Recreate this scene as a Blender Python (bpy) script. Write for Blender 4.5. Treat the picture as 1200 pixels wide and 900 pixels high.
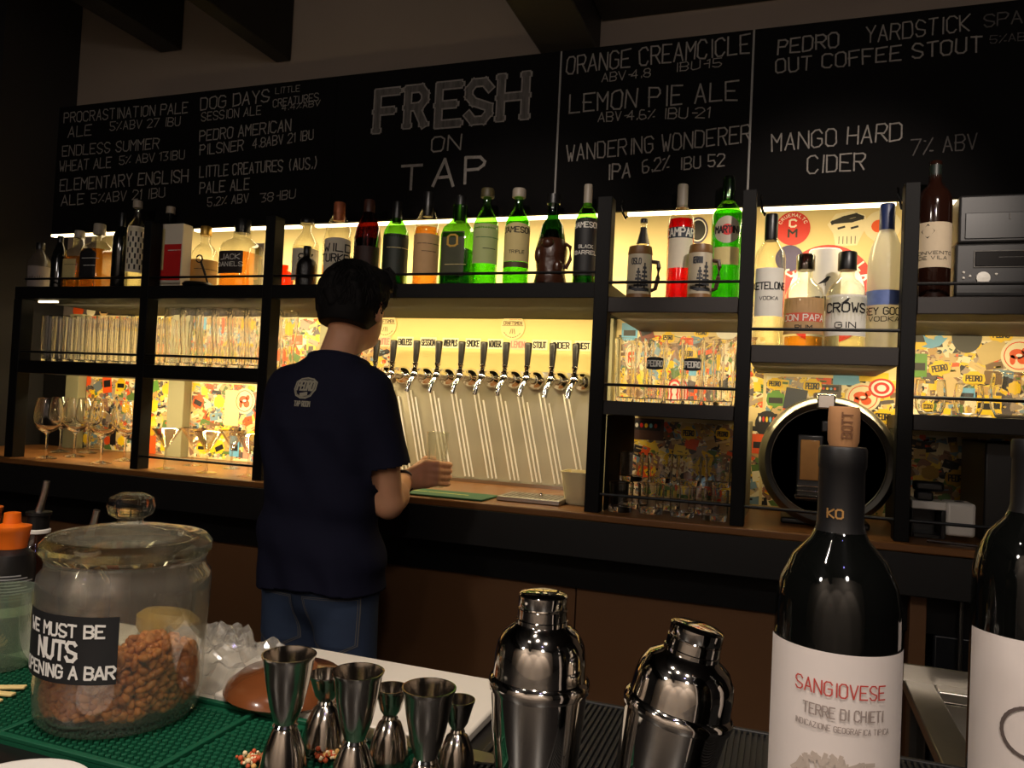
import bpy, math, random
import numpy as np
from math import sin, cos, pi, radians as rd, sqrt, hypot
from mathutils import Vector, Matrix
from mathutils.bvhtree import BVHTree
random.seed(7)
for o in list(bpy.data.objects): bpy.data.objects.remove(o)
S = bpy.context.scene
COL = S.collection

# ------------------------------------------------------------------ camera
YAW, PIT, ROL, F = rd(19.55), rd(1.51), rd(2.77), 900.0
CAM = np.array([0.0, 0.0, 1.36])
_f = np.array([-sin(YAW)*cos(PIT), cos(YAW)*cos(PIT), sin(PIT)])
_r0 = np.array([cos(YAW), sin(YAW), 0.0]); _u0 = np.cross(_r0, _f)
_r = _r0*cos(ROL)+_u0*sin(ROL); _u = -_r0*sin(ROL)+_u0*cos(ROL)
cam = bpy.data.cameras.new('camera'); co = bpy.data.objects.new('camera', cam); COL.objects.link(co)
cam.sensor_width = 36; cam.lens = 36*F/1200; cam.clip_start = .01; cam.clip_end = 60
co.matrix_world = Matrix(((_r[0], _u[0], -_f[0], CAM[0]), (_r[1], _u[1], -_f[1], CAM[1]), (_r[2], _u[2], -_f[2], CAM[2]), (0, 0, 0, 1)))
S.camera = co
def ray(x, y): return _f+_r*(x-600)/F+_u*(450-y)/F
def at(x, y, Y): d = ray(x, y); return CAM+d*Y/d[1]          # point of the wall-parallel plane at distance Y
def onz(x, y, Z): d = ray(x, y); return CAM+d*(Z-CAM[2])/d[2]
def ppm(P): return F/float((np.array(P)-CAM)@_f)               # photo pixels per metre at a point

# ------------------------------------------------------------------ world, view, lights
S.view_settings.view_transform = 'Standard'; S.view_settings.look = 'None'
S.view_settings.gamma = 1; S.view_settings.use_curve_mapping = False; S.view_settings.exposure = 0.0
S.cycles.max_bounces = 20; S.cycles.transmission_bounces = 18; S.cycles.transparent_max_bounces = 40
S.cycles.glossy_bounces = 8; S.cycles.diffuse_bounces = 4; S.cycles.sample_clamp_indirect = 6
W = bpy.data.worlds.new('world'); S.world = W; W.use_nodes = True
W.node_tree.nodes['Background'].inputs[0].default_value = (.55, .5, .6, 1); W.node_tree.nodes['Background'].inputs[1].default_value = .004
def light(kind, name, loc, energy, color, rot=(0, 0, 0), **k):
    l = bpy.data.lights.new(name, kind); l.energy = energy; l.color = color
    for a, b in k.items(): setattr(l, a, b)
    o = bpy.data.objects.new(name, l); COL.objects.link(o); o.location = loc; o.rotation_euler = rot; return o
WARM = (1, .78, .41); LAMP = (1, .86, .74)
def look(a, b): return (Vector(b)-Vector(a)).to_track_quat('-Z', 'Y').to_euler()
# ceiling spots over the front bar
for i, (x, y, z, e) in enumerate(((-.75, -.25, 2.75, 42), (-.2, -.1, 2.75, 46), (.35, -.15, 2.7, 40), (-.45, .25, 2.75, 30))):
    light('SPOT', 'ceiling_spot_light', (x, y, z), e, LAMP, look((x, y, z), (x*.9, y+.55, 1.05)), spot_size=rd(70), spot_blend=.8, shadow_soft_size=.03)
light('POINT', 'blue_lamp', (.25, -.5, 2.6), 1.2, (.35, .3, 1), shadow_soft_size=.03)
# two spots from above the guests onto the shelves
for x, e, tx in ((.75, 190, .12), (-.5, 90, -.85)):
    light('SPOT', 'shelf_spot_light', (x, .2, 2.9), e, LAMP, look((x, .2, 2.9), (tx, 2.3, 1.84)), spot_size=rd(25), spot_blend=.7, shadow_soft_size=.04)
# room lamps behind the guests
for x, y, e in ((-1.6, -1.3, 32), (.6, -1.3, 32)):
    light('POINT', 'room_lamp', (x, y, 2.75), e, (1, .92, .84), shadow_soft_size=.12)
# unseen fill spots added on the guests' wall to brighten the steel reflections
for x, e in ((-1.3, 85), (-.2, 85), (.9, 85)):
    light('SPOT', 'added_wall_fill', (x, -.9, 3.0), e, (1, .9, .82), look((x, -.9, 3.0), (x, -2.0, 1.3)), spot_size=rd(62), spot_blend=.5, shadow_soft_size=.05)
# LED strips under and behind the shelf fronts (their emissive bars are built with the shelving)
LEDK = .62
def led(x0, x1, y, z, e, dy=.35, w=.03):
    light('AREA', 'led_strip_light', ((x0+x1)/2, y, z), LEDK*e*(x1-x0), WARM, look((0, 0, 0), (0, dy, -1)), shape='RECTANGLE', size=x1-x0, size_y=w)
ZT, ZR, ZV, ZM, ZN, ZC, ZB = 1.74, 1.695, 1.56, 1.443, 1.385, 1.05, 2.0   # shelf tops, counter, chalkboard bottom
YF, YK, YB = 2.25, 2.80, 2.43                                               # shelf front, back panel, chalkboard face
led(-3.0, -2.3, 2.56, ZB-.012, 7, .6); led(-2.27, -1.75, 2.56, ZB-.012, 10, .6); led(-1.70, -.56, 2.56, ZB-.012, 10, .6)
led(-.50, -.13, 2.50, ZB-.012, 10, .5); led(-.09, .29, 2.47, ZB-.012, 12, .45); led(.33, .75, 2.50, ZB-.012, 6, .5)
led(-2.95, -1.72, 2.42, ZT-.055, 17, .65); led(-1.62, -.56, 2.46, ZT-.055, 11, .6)
led(-.50, -.13, 2.40, ZR-.055, 11, .7); led(.33, .75, 2.40, ZR-.055, 11, .75)
led(-2.95, -1.72, 2.40, ZM-.055, 18, .75); led(-.09, .29, 2.40, ZV-.055, 9, .8)

# ------------------------------------------------------------------ materials
def lin(c): return tuple(((v/255)/12.92 if v/255 <= .04045 else ((v/255+.055)/1.055)**2.4) for v in c)
_M = {}
def mat(name, rgb, rough=.5, metal=0, spec=.5, noise=0, scale=20, bump=0, emit=None, stretch=None, **kw):
    if name in _M: return _M[name]
    m = bpy.data.materials.new(name); m.use_nodes = True; nt = m.node_tree; p = nt.nodes['Principled BSDF']
    c = (*lin(rgb), 1); p.inputs['Base Color'].default_value = c
    p.inputs['Roughness'].default_value = rough; p.inputs['Metallic'].default_value = metal
    p.inputs['Specular IOR Level'].default_value = spec
    for k, v in kw.items(): p.inputs[k].default_value = v
    if emit: p.inputs['Emission Color'].default_value = (*emit[:3], 1); p.inputs['Emission Strength'].default_value = emit[3]
    if noise or bump:
        tc = nt.nodes.new('ShaderNodeTexCoord'); n = nt.nodes.new('ShaderNodeTexNoise'); n.inputs['Scale'].default_value = scale; n.inputs['Detail'].default_value = 6
        mp = nt.nodes.new('ShaderNodeMapping'); nt.links.new(tc.outputs['Object'], mp.inputs[0]); nt.links.new(mp.outputs[0], n.inputs['Vector'])
        if stretch: mp.inputs['Scale'].default_value = stretch
        if noise:
            mx = nt.nodes.new('ShaderNodeMix'); mx.data_type = 'RGBA'
            mx.inputs[6].default_value = (*[v*(1-noise) for v in c[:3]], 1); mx.inputs[7].default_value = (*[min(1, v*(1+noise)) for v in c[:3]], 1)
            nt.links.new(n.outputs['Fac'], mx.inputs[0]); nt.links.new(mx.outputs[2], p.inputs['Base Color'])
        if bump:
            b = nt.nodes.new('ShaderNodeBump'); b.inputs['Strength'].default_value = bump; b.inputs['Distance'].default_value = .01
            nt.links.new(n.outputs['Fac'], b.inputs['Height']); nt.links.new(b.outputs[0], p.inputs['Normal'])
    _M[name] = m; return m
def glow(name, rgb, s):
    if name in _M: return _M[name]
    m = bpy.data.materials.new(name); m.use_nodes = True; nt = m.node_tree; nt.nodes.clear()
    e = nt.nodes.new('ShaderNodeEmission'); e.inputs[0].default_value = (*rgb, 1); e.inputs[1].default_value = s
    o = nt.nodes.new('ShaderNodeOutputMaterial'); nt.links.new(e.outputs[0], o.inputs[0]); _M[name] = m; return m
def thin(name, rgb=(255, 255, 255), gloss=.06, edge=.35, diff=0, rough=.03):
    """thin walled glass: tinted see-through, more mirror-like at grazing angles, optional dust/frost"""
    if name in _M: return _M[name]
    m = bpy.data.materials.new(name); m.use_nodes = True; nt = m.node_tree; nt.nodes.clear(); N = nt.nodes.new; L = nt.links.new
    t = N('ShaderNodeBsdfTransparent'); t.inputs[0].default_value = (*lin(rgb), 1)
    g = N('ShaderNodeBsdfGlossy'); g.inputs['Roughness'].default_value = rough
    lw = N('ShaderNodeLayerWeight'); lw.inputs[0].default_value = .35
    mr = N('ShaderNodeMapRange'); mr.inputs[3].default_value = gloss; mr.inputs[4].default_value = edge
    L(lw.outputs['Facing'], mr.inputs[0]); mx = N('ShaderNodeMixShader'); L(mr.outputs[0], mx.inputs[0]); L(t.outputs[0], mx.inputs[1]); L(g.outputs[0], mx.inputs[2])
    out = N('ShaderNodeOutputMaterial'); last = mx.outputs[0]
    if diff:
        d = N('ShaderNodeBsdfDiffuse'); d.inputs[0].default_value = (*lin(rgb), 1); tl = N('ShaderNodeBsdfTranslucent'); tl.inputs[0].default_value = (*lin(rgb), 1)
        a = N('ShaderNodeMixShader'); a.inputs[0].default_value = .5; L(d.outputs[0], a.inputs[1]); L(tl.outputs[0], a.inputs[2])
        b = N('ShaderNodeMixShader'); b.inputs[0].default_value = diff; L(last, b.inputs[1]); L(a.outputs[0], b.inputs[2]); last = b.outputs[0]
    L(last, out.inputs[0]); _M[name] = m; return m
def solid_glass(name, rgb=(255, 255, 255), ior=1.45):
    if name in _M: return _M[name]
    m = bpy.data.materials.new(name); m.use_nodes = True; nt = m.node_tree; nt.nodes.clear()
    g = nt.nodes.new('ShaderNodeBsdfGlass'); g.inputs['Color'].default_value = (*lin(rgb), 1); g.inputs['Roughness'].default_value = 0; g.inputs['IOR'].default_value = ior
    o = nt.nodes.new('ShaderNodeOutputMaterial'); nt.links.new(g.outputs[0], o.inputs[0]); _M[name] = m; return m

BLACK = mat('black_steel', (9, 8, 8), .65, spec=.2, noise=.2, scale=15)
BOARD = mat('chalkboard_black', (12, 11, 11), .85, spec=.08, noise=.35, scale=4)
CHALK = mat('chalk', (126, 120, 114), .95, spec=.1, noise=.5, scale=90)
CHALK2 = mat('chalk_faint', (76, 72, 70), .95, spec=.1, noise=.6, scale=90)
SHELFB = mat('shelf_brown', (26, 17, 12), .6, noise=.25, scale=12, stretch=(1, 8, 8))
CREAM = mat('cream_panel', (226, 205, 150), .6, noise=.06, scale=6)
GREY = mat('grey_green_paint', (140, 135, 105), .6, noise=.08, scale=10)
WOODTOP = mat('counter_wood', (128, 84, 44), .35, noise=.3, scale=8, stretch=(1, 12, 12))
APRON = mat('black_apron', (20, 19, 19), .5, noise=.2, scale=5)
BROWN = mat('brown_laminate', (116, 80, 50), .45, noise=.08, scale=3)
CHROME = mat('chrome', (232, 230, 226), .07, 1)
SHEET = mat('sheet_steel', (176, 168, 146), .42, .55, noise=.10, scale=24, stretch=(1, 1, .05))
STEEL = mat('brushed_steel', (190, 186, 178), .3, 1, noise=.06, scale=30, stretch=(1, 1, 30))
BLKPL = mat('black_plastic', (17, 16, 16), .35)
WHITE = mat('white_paper', (228, 222, 210), .8, noise=.03, scale=30)
INK = mat('black_ink', (18, 17, 18), .7)
REDINK = mat('red_ink', (196, 34, 28), .6)
GLASS = thin('clear_glass', (250, 250, 244), .05, .55)
CRYST = solid_glass('crystal_glass')
def soften(m, k):
    n = m.node_tree; t = n.nodes.new('ShaderNodeBsdfTransparent'); x = n.nodes.new('ShaderNodeMixShader'); x.inputs[0].default_value = k
    g = [i for i in n.nodes if i.type == 'BSDF_GLASS'][0]; o = [i for i in n.nodes if i.type == 'OUTPUT_MATERIAL'][0]
    n.links.new(t.outputs[0], x.inputs[1]); n.links.new(g.outputs[0], x.inputs[2]); n.links.new(x.outputs[0], o.inputs[0]); return m

# ------------------------------------------------------------------ mesh builder
class MB:
    def __init__(s): s.v = []; s.f = []; s.m = []; s.k = 0
    def add(s, vs, fs, mi=0):
        b = len(s.v); s.v += [tuple(float(c) for c in p) for p in vs]; s.f += [tuple(i+b for i in f) for f in fs]; s.m += [mi]*len(fs); return s
    def box(s, x0, x1, y0, y1, z0, z1, mi=0):
        return s.add([(x0, y0, z0), (x1, y0, z0), (x1, y1, z0), (x0, y1, z0), (x0, y0, z1), (x1, y0, z1), (x1, y1, z1), (x0, y1, z1)],
                     [(0, 3, 2, 1), (4, 5, 6, 7), (0, 1, 5, 4), (1, 2, 6, 5), (2, 3, 7, 6), (3, 0, 4, 7)], mi)
    def lathe(s, prof, n=28, c=(0, 0, 0), sq=None, sx=1, sy=1, mi=0, a0=0, a1=2*pi):
        full = abs(a1-a0-2*pi) < 1e-6; k = n if full else n+1; vs = []
        for r, z in prof:
            for i in range(k):
                a = a0+(a1-a0)*i/n; q = 1
                if sq: q = (abs(cos(a))**sq+abs(sin(a))**sq)**(-1/sq)
                vs.append((c[0]+r*q*cos(a)*sx, c[1]+r*q*sin(a)*sy, c[2]+z))
        fs = []
        for j in range(len(prof)-1):
            for i in range(n):
                i2 = (i+1) % k; a, b = j*k+i, j*k+i2
                fs.append((a, b, b+k, a+k))
        if full:
            if prof[0][0] > 1e-6: fs.append(tuple(reversed(range(k))))
            if prof[-1][0] > 1e-6 and prof[0][0] >= 0: fs.append(tuple(range((len(prof)-1)*k, len(prof)*k)))
        return s.add(vs, fs, mi)
    def tube(s, pts, r, n=8, mi=0, cap=True):
        pts = [Vector(p) for p in pts]; rs = r if isinstance(r, (list, tuple)) else [r]*len(pts); vs = []; up = Vector((0, 0, 1))
        for i, p in enumerate(pts):
            t = (pts[min(i+1, len(pts)-1)]-pts[max(i-1, 0)]).normalized()
            u = t.cross(up)
            if u.length < .05: u = t.cross(Vector((1, 0, 0)))
            u.normalize(); w = u.cross(t)
            for k in range(n):
                a = 2*pi*k/n; vs.append(p+(u*cos(a)+w*sin(a))*rs[i])
        fs = [(j*n+k, j*n+(k+1) % n, (j+1)*n+(k+1) % n, (j+1)*n+k) for j in range(len(pts)-1) for k in range(n)]
        if cap: fs += [tuple(reversed(range(n))), tuple(range((len(pts)-1)*n, len(pts)*n))]
        return s.add(vs, fs, mi)
    def poly(s, pts, y, t, mi=0):
        """outline in the XZ plane at y, extruded t towards the viewer (-Y)"""
        n = len(pts)
        return s.add([(x, y-t, z) for x, z in pts]+[(x, y, z) for x, z in pts],
                     [tuple(range(n)), tuple(reversed(range(n, 2*n)))]+[(i, i+n, (i+1) % n+n, (i+1) % n) for i in range(n)], mi)
    def sphere(s, c, r, n=14, mi=0):
        rx, ry, rz = r if isinstance(r, (tuple, list)) else (r, r, r)
        b = len(s.v); s.lathe([(max(1e-7, sin(pi*i/n)), -cos(pi*i/n)) for i in range(n+1)], n*2, mi=mi)
        s.v[b:] = [(c[0]+x*rx, c[1]+y*ry, c[2]+z*rz) for x, y, z in s.v[b:]]; return s
    def build(s, name, mats, parent=None, loc=None, bevel=0, smooth=True, ang=38, rz=0):
        me = bpy.data.meshes.new(name); me.from_pydata(s.v, [], s.f)
        for m in (mats if isinstance(mats, (list, tuple)) else [mats]): me.materials.append(m)
        if any(s.m): me.polygons.foreach_set('material_index', s.m)
        if smooth:
            me.polygons.foreach_set('use_smooth', [True]*len(me.polygons)); me.set_sharp_from_angle(angle=rd(ang))
        me.update(); o = bpy.data.objects.new(name, me); COL.objects.link(o)
        if parent: o.parent = parent
        if loc is not None: o.location = loc
        if rz: o.rotation_euler.z = rz
        if bevel:
            b = o.modifiers.new('bevel', 'BEVEL'); b.width = bevel; b.segments = 2; b.limit_method = 'ANGLE'
        return o
def tag(o, label, cat, group=None, kind=None):
    if label: o['label'] = label
    if cat: o['category'] = cat
    if group: o['group'] = group
    if kind: o['kind'] = kind
    return o
def thing(name, label, cat, loc=(0, 0, 0), rz=0, group=None, rot=None):
    o = bpy.data.objects.new(name, None); COL.objects.link(o); o.empty_display_size = .05
    o.location = [float(c) for c in loc]; o.rotation_euler = rot or (0, 0, rz); return tag(o, label, cat, group)
def struct(o): o['kind'] = 'structure'; return o
def dup(root, loc, rz=None, label=None, group=None):
    r = root.copy(); COL.objects.link(r); r.location = [float(c) for c in loc]
    if rz is not None: r.rotation_euler.z = rz
    if label: r['label'] = label
    if group: r['group'] = group
    for ch in list(root.children):
        c = ch.copy(); COL.objects.link(c); c.parent = r
        for g in list(ch.children):
            d = g.copy(); COL.objects.link(d); d.parent = c
    return r

# ------------------------------------------------------------------ hand lettering: strokes on a 4 x 6 grid
G = {'A': '002640 1232', 'B': '0006 063645443303 033342413000', 'C': '4536160501103041', 'D': '0006 063645413000', 'E': '46060040 0333', 'F': '460600 0333', 'G': '45361605011030414323',
     'H': '0006 4046 0343', 'I': '2026', 'J': '46413010', 'K': '0006 460340', 'L': '060040', 'M': '0006234640', 'N': '00064046', 'O': '', 'P': '0006 063645443303', 'Q': '', 'R': '0006 063645443303 2340',
     'S': '4536160504134241301001', 'T': '0646 2620', 'U': '060110304146', 'V': '062046', 'W': '0610233046', 'X': '0046 0640', 'Y': '062346 2320', 'Z': '06460040', '0': '', '1': '152620', '2': '05163645440040',
     '3': '0646233342413010', '4': '3036021242', '5': '460603334241301001', '6': '36160501103041423303', '7': '064610', '8': '', '9': '40454636160504133343', '%': '0046 1505 4131', '.': '2021', '-': '1333',
     '(': '36242230', ')': '16242210', "'": '2625', ',': '2110', '&': '40053625011042', '/': '0046', '?': '0516364533 2021', ' ': ''}
G['O'] = G['0'] = '100105163645413010'; G['Q'] = G['O']+' 2240'; G['8'] = '133342413010010213 133344453616050413'
def glyph(ch):
    out = []
    for st in G.get(ch, '').split():
        out.append([(int(st[i])/4*.58, int(st[i+1])/6) for i in range(0, len(st)-1, 2)])
    return out
def strokes(text, jit=.03, adv=.78):
    res = []; x = 0
    for ch in text:
        if ch == ' ': x += .45; continue
        a = .35 if ch in ".',I1-" else adv
        dx = -.14 if ch in ".',I1" else 0
        for st in glyph(ch): res.append([(x+dx+px+random.uniform(-jit, jit), py+random.uniform(-jit, jit)) for px, py in st])
        x += a
    return res, max(x-.2, .1)
def ribbon(mb, pts, w, fn, mi=0, off=0.0):
    """flat stroke of width w (text units) laid on a surface through fn(u, v, lift)"""
    for (ax, ay), (bx, by) in zip(pts[:-1], pts[1:]):
        mb.k = (mb.k+1) % 30; lift = off+mb.k*1.2e-5
        l = hypot(bx-ax, by-ay)
        if l < 1e-6: continue
        tx, ty = (bx-ax)/l, (by-ay)/l; e = w*.4; ax2, ay2, bx2, by2 = ax-tx*e, ay-ty*e, bx+tx*e, by+ty*e
        nx, ny = -ty*w/2, tx*w/2; k = max(1, min(12, int(l/.006))) if l < .1 else 1; vs = []
        for i in range(k+1):
            t = i/k; x, y = ax2+(bx2-ax2)*t, ay2+(by2-ay2)*t
            vs += [fn(x+nx, y+ny, lift), fn(x-nx, y-ny, lift)]
        mb.add(vs, [(2*i, 2*i+1, 2*i+3, 2*i+2) for i in range(k)], mi)
def write(mb, text, fn, w=.12, jit=.03, mi=0, width=None, h=1.0, cx=None, x0=0, y0=0):
    """write text: cap height h (metres along v), total width (metres along u), from (x0, y0) or centred on cx"""
    st, tw = strokes(text, jit); sx = (width/tw) if width else h
    ox = (cx-tw*sx/2) if cx is not None else x0
    for s in st:
        ribbon(mb, [(ox+px*sx, y0+py*h) for px, py in s], w*h, fn, mi)
def flatfn(X, Y, Z, lift=.0008): return lambda u, v, o: (X+u, Y-lift-o, Z+v)
# ------------------------------------------------------------------ the room
PLASTER = mat('plaster', (140, 126, 114), .85, noise=.12, scale=2)
DARKW = mat('dark_wall', (24, 21, 22), .8, noise=.15, scale=3)
BEAM = mat('beam_black', (17, 15, 14), .6, noise=.3, scale=6, stretch=(8, 1, 8))
FLOOR = mat('floor_dark', (46, 38, 32), .6, noise=.2, scale=5)
struct(MB().box(-4.2, 2.6, -2.1, 3.1, -.06, 0).build('floor', FLOOR))
struct(MB().box(-4.2, 2.6, -2.1, 3.1, 3.3, 3.36).build('ceiling', DARKW))
struct(MB().box(-4.2, 2.6, 2.90, 3.0, 0, 3.3).build('wall_back', PLASTER))
struct(MB().box(-4.3, -4.2, -2.0, 3.0, 0, 3.3).build('wall_left', DARKW))
struct(MB().box(2.6, 2.7, -2.0, 3.0, 0, 3.3).build('wall_right', DARKW))
struct(MB().box(-4.2, 2.6, -2.1, -2.0, 0, 3.3).build('wall_front', mat('front_wall', (206, 190, 174), .8)))
# dark side cheek at the far left, beams under the ceiling, ledge above the boards
struct(MB().box(-4.2, -3.46, 2.5, 2.898, 0, 3.3).build('trim_1', DARKW))
struct(MB().box(-2.95, 2.6, 2.82, 2.898, 2.60, 2.70).build('trim_2', PLASTER))
for i, (xa, xb, zb) in enumerate(((-2.93, -2.80, 2.99), (-2.25, -2.17, 2.87), (-.955, -.73, 2.745))):
    b = MB().box(xa, xb, -1.99, 2.897, zb, 3.299); tag(b.build('ceiling_beam', BEAM, bevel=.006), ['black ceiling beam nearest the dark left corner', 'black ceiling beam ending above the right column of the leftmost chalkboard', 'broad black ceiling beam ending at the board seam right of FRESH'][i], 'beam', 'black ceiling beams', 'structure')
tag(MB().box(-.728, 2.59, 2.72, 2.897, 2.875, 3.299).build('ceiling_beam', BEAM, bevel=.006), 'long black beam running along the wall over the right chalkboards', 'beam', 'black ceiling beams', 'structure')

# ------------------------------------------------------------------ back bar: worktop, base, shelving
def X(px, py, Y): return float(at(px, py, Y)[0])
XL, XR = -3.45, .98
t = thing('back_bar_counter', 'long back bar counter with wooden top edge, black apron and brown panels below', 'counter', (0, 0, 0))
MB().box(XL, XR, YF-.03, 2.895, ZC-.022, ZC).build('worktop', WOODTOP, t, bevel=.004)
MB().box(XL, XR, YF-.02, YF, ZC-.135, ZC-.0225).build('apron', APRON, t, bevel=.003)
MB().box(XL, XR, 2.34, 2.36, .80, ZC-.0225).build('recess_panel', BLKPL, t)
xs = [XL, -2.6, -1.6, -.592, .325]
for a, b in zip(xs[:-1], xs[1:]): MB().box(a+.002, b-.002, 2.36, 2.38, .08, .85).build('base_panel', BROWN, t, bevel=.002)
MB().box(XL, .33, 2.385, 2.42, .0, ZC-.0225).build('base_carcass', APRON, t)
MB().box(.335, .375, 2.30, 2.42, 0, ZC-.0225).build('end_post', BROWN, t, bevel=.002)
# dark bay with pipes at the right
MB().box(.376, XR, 2.52, 2.56, 0, ZC-.0225).build('bay_back', BLKPL, t)
MB().box(.40, .70, 2.34, 2.50, .08, .80).build('fridge_door', mat('fridge_black', (30, 31, 34), .3), t, bevel=.006)
pp = t
MB().tube([(.457, 2.31, .05), (.457, 2.31, ZC-.03)], .006).build('pipe', STEEL, pp)
MB().tube([(.50, 2.31, .05), (.50, 2.31, ZC-.03)], .012).build('pipe', BLKPL, pp)

sh = thing('back_bar_shelving', 'black back bar shelving with lit cream back panels over the wooden counter', 'shelving', (0, 0, ZC))
def part(mb, name, m, bevel=.002, loc=(0, 0, -ZC)): return mb.build(name, m, sh, loc=loc, bevel=bevel)
posts = [(-2.96, -2.915, ZT-.049), (-2.305, -2.268, 1.985), (-1.752, -1.712, 1.985), (-.552, -.508, 2.0), (-.132, -.094, 2.0), (.283, .320, 2.0), (.80, .84, 2.0)]
for a, b, z in posts: part(MB().box(a, b, YF, YF+.055, ZC, z), 'post', BLACK)
for a, b in ((-3.24, -3.16), (-2.62, -2.53), (-1.84, -1.76), (-.655, -.595)):
    part(MB().box(a, b, YK-.05, YK-.004, ZC, ZT-.05), 'back_post', GREY)
# shelf boards
part(MB().box(-2.96, -.509, YF+.002, YK-.002, ZT-.048, ZT), 'shelf_board', BLACK)
part(MB().box(-.508, -.133, YF+.002, YK-.002, ZR-.046, ZR), 'shelf_board', SHELFB)
part(MB().box(-.093, .282, YF+.002, YK-.002, ZV-.05, ZV), 'shelf_board', SHELFB)
part(MB().box(.321, .80, YF+.002, YK-.002, ZR-.046, ZR), 'shelf_board', SHELFB)
part(MB().box(-2.96, -1.753, YF+.002, YK-.052, ZM-.05, ZM), 'shelf_board', BLACK)
part(MB().box(-.508, -.133, YF+.002, YK-.002, ZN-.042, ZN), 'shelf_board', SHELFB)
part(MB().box(.321, .80, YF+.002, YK-.002, ZN-.042, ZN), 'shelf_board', SHELFB)
part(MB().box(-1.711, -1.605, YK-.25, YK-.002, 1.455, 1.467), 'shelf_board', BLACK)
# back panels
part(MB().box(-3.16, .98, YK, YK+.02, ZT, 2.20), 'top_back_panel', CREAM)
part(MB().box(-3.44, -3.17, YK, YK+.02, ZC, ZT-.05), 'dark_panel', BLKPL)
part(MB().box(-3.16, -1.53, YK, YK+.02, ZC, ZT-.05), 'lower_back_panel', CREAM)
part(MB().box(-.595, .98, YK, YK+.02, ZC, ZT-.0), 'lower_back_panel', CREAM)
part(MB().box(-1.53, -.596, YK, YK+.02, ZC, ZT-.049), 'tap_back_panel', mat('tap_wall_cream', (222, 200, 128), .55, noise=.05, scale=4))
for x0, x1 in ((-.507, -.501), (-.128, -.098), (.319, .325)):  # black ones added to block LED spill; the grey one is a real divider
    part(MB().box(x0, x1, YF+.056, YK-.052, ZC+.001, ZN-.043), 'light_block_divider', GREY if x0 == -.128 else BLACK)
# rails across the bays
def rail(a, b, z): part(MB().tube([(a, YF+.01, z), (b, YF+.01, z)], .0045), 'rail', BLKPL, 0)
rail(-2.915, -2.305, ZT+.032); rail(-2.268, -1.752, ZT+.032); rail(-1.712, -.552, ZT+.032); rail(-.508, -.132, ZR+.045); rail(.32, .80, ZR+.035)
rail(-.094, .283, ZV+.045); rail(-2.915, -2.305, ZM+.035); rail(-2.268, -1.752, ZM+.035); rail(-.508, -.132, ZN+.048); rail(.32, .80, ZN+.045)
rail(-2.268, -1.752, ZC+.048); rail(-.508, -.132, ZC+.055); rail(-.094, .283, ZC+.055); rail(.32, .80, ZC+.055)
# led bars: under the chalkboard and behind the shelf fronts
LEDM = glow('led_warm', (1, .78, .45), 6)
for a, b, y in ((-3.05, -2.33, 2.47), (-2.27, -1.77, 2.47), (-1.70, -.58, 2.47), (-.505, -.137, 2.47), (-.09, .288, 2.47), (.325, .78, 2.47)):
    part(MB().box(a, b, y, y+.02, ZB-.004, ZB+.005), 'led_bar', LEDM, 0)
part(MB().box(-2.90, -2.80, 2.31, 2.32, ZT-.056, ZT-.05), 'led_bar', LEDM, 0)
for x0, z0 in ((-.497, ZB-.005), (-.085, ZB-.01), (.278, ZB-.005)):
    part(MB().tube([(x0, 2.36, z0+.02), (x0, 2.345, z0), (x0+.004, 2.34, z0-.025), (x0+.01, 2.35, z0-.04), (x0+.012, 2.37, z0-.03)], .004), 'hook', CHROME, 0)

# ------------------------------------------------------------------ chalkboards
BT = 2.548
def board(xa, xb, label, lines):
    t = thing('chalkboard', label, 'chalkboard', ((xa+xb)/2, YB, ZB))
    ox, oy, oz = t.location
    MB().box(xa-ox, xb-ox, 0, .018, 0, BT-ZB).build('board', BOARD, t, bevel=.001)
    for ln in lines:
        txt, (ax, ay), (bx, by), h = ln[:4]; faint = len(ln) > 4 and ln[4] == 1
        A, B = at(ax, ay, YB), at(bx, by, YB); d = B-A; L = hypot(d[0], d[2]); ux, uz = d[0]/L, d[2]/L; hh = h/ppm((A+B)/2)*1.0
        fn = lambda u, v, o: (A[0]-ox+u*ux-v*uz*.3, -.0007-o, A[2]-oz+u*uz+v)
        full = strokes(txt)[1]; pre = ''
        for wd in txt.split(' '):
            x0 = strokes(pre+'I')[1]-strokes('I')[1] if pre else 0
            mb = MB(); write(mb, wd, fn, w=.11 if h < 18 else .085, jit=.035, width=L*strokes(wd)[1]/full, h=hh, x0=x0*L/full); pre += wd+' '
            mb.build('lettering', CHALK2 if faint else CHALK, t, smooth=False)
    return t
xs1, xs2 = X(655, 130, YB), X(880, 130, YB)
x12 = X(392, 160, YB)
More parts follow.
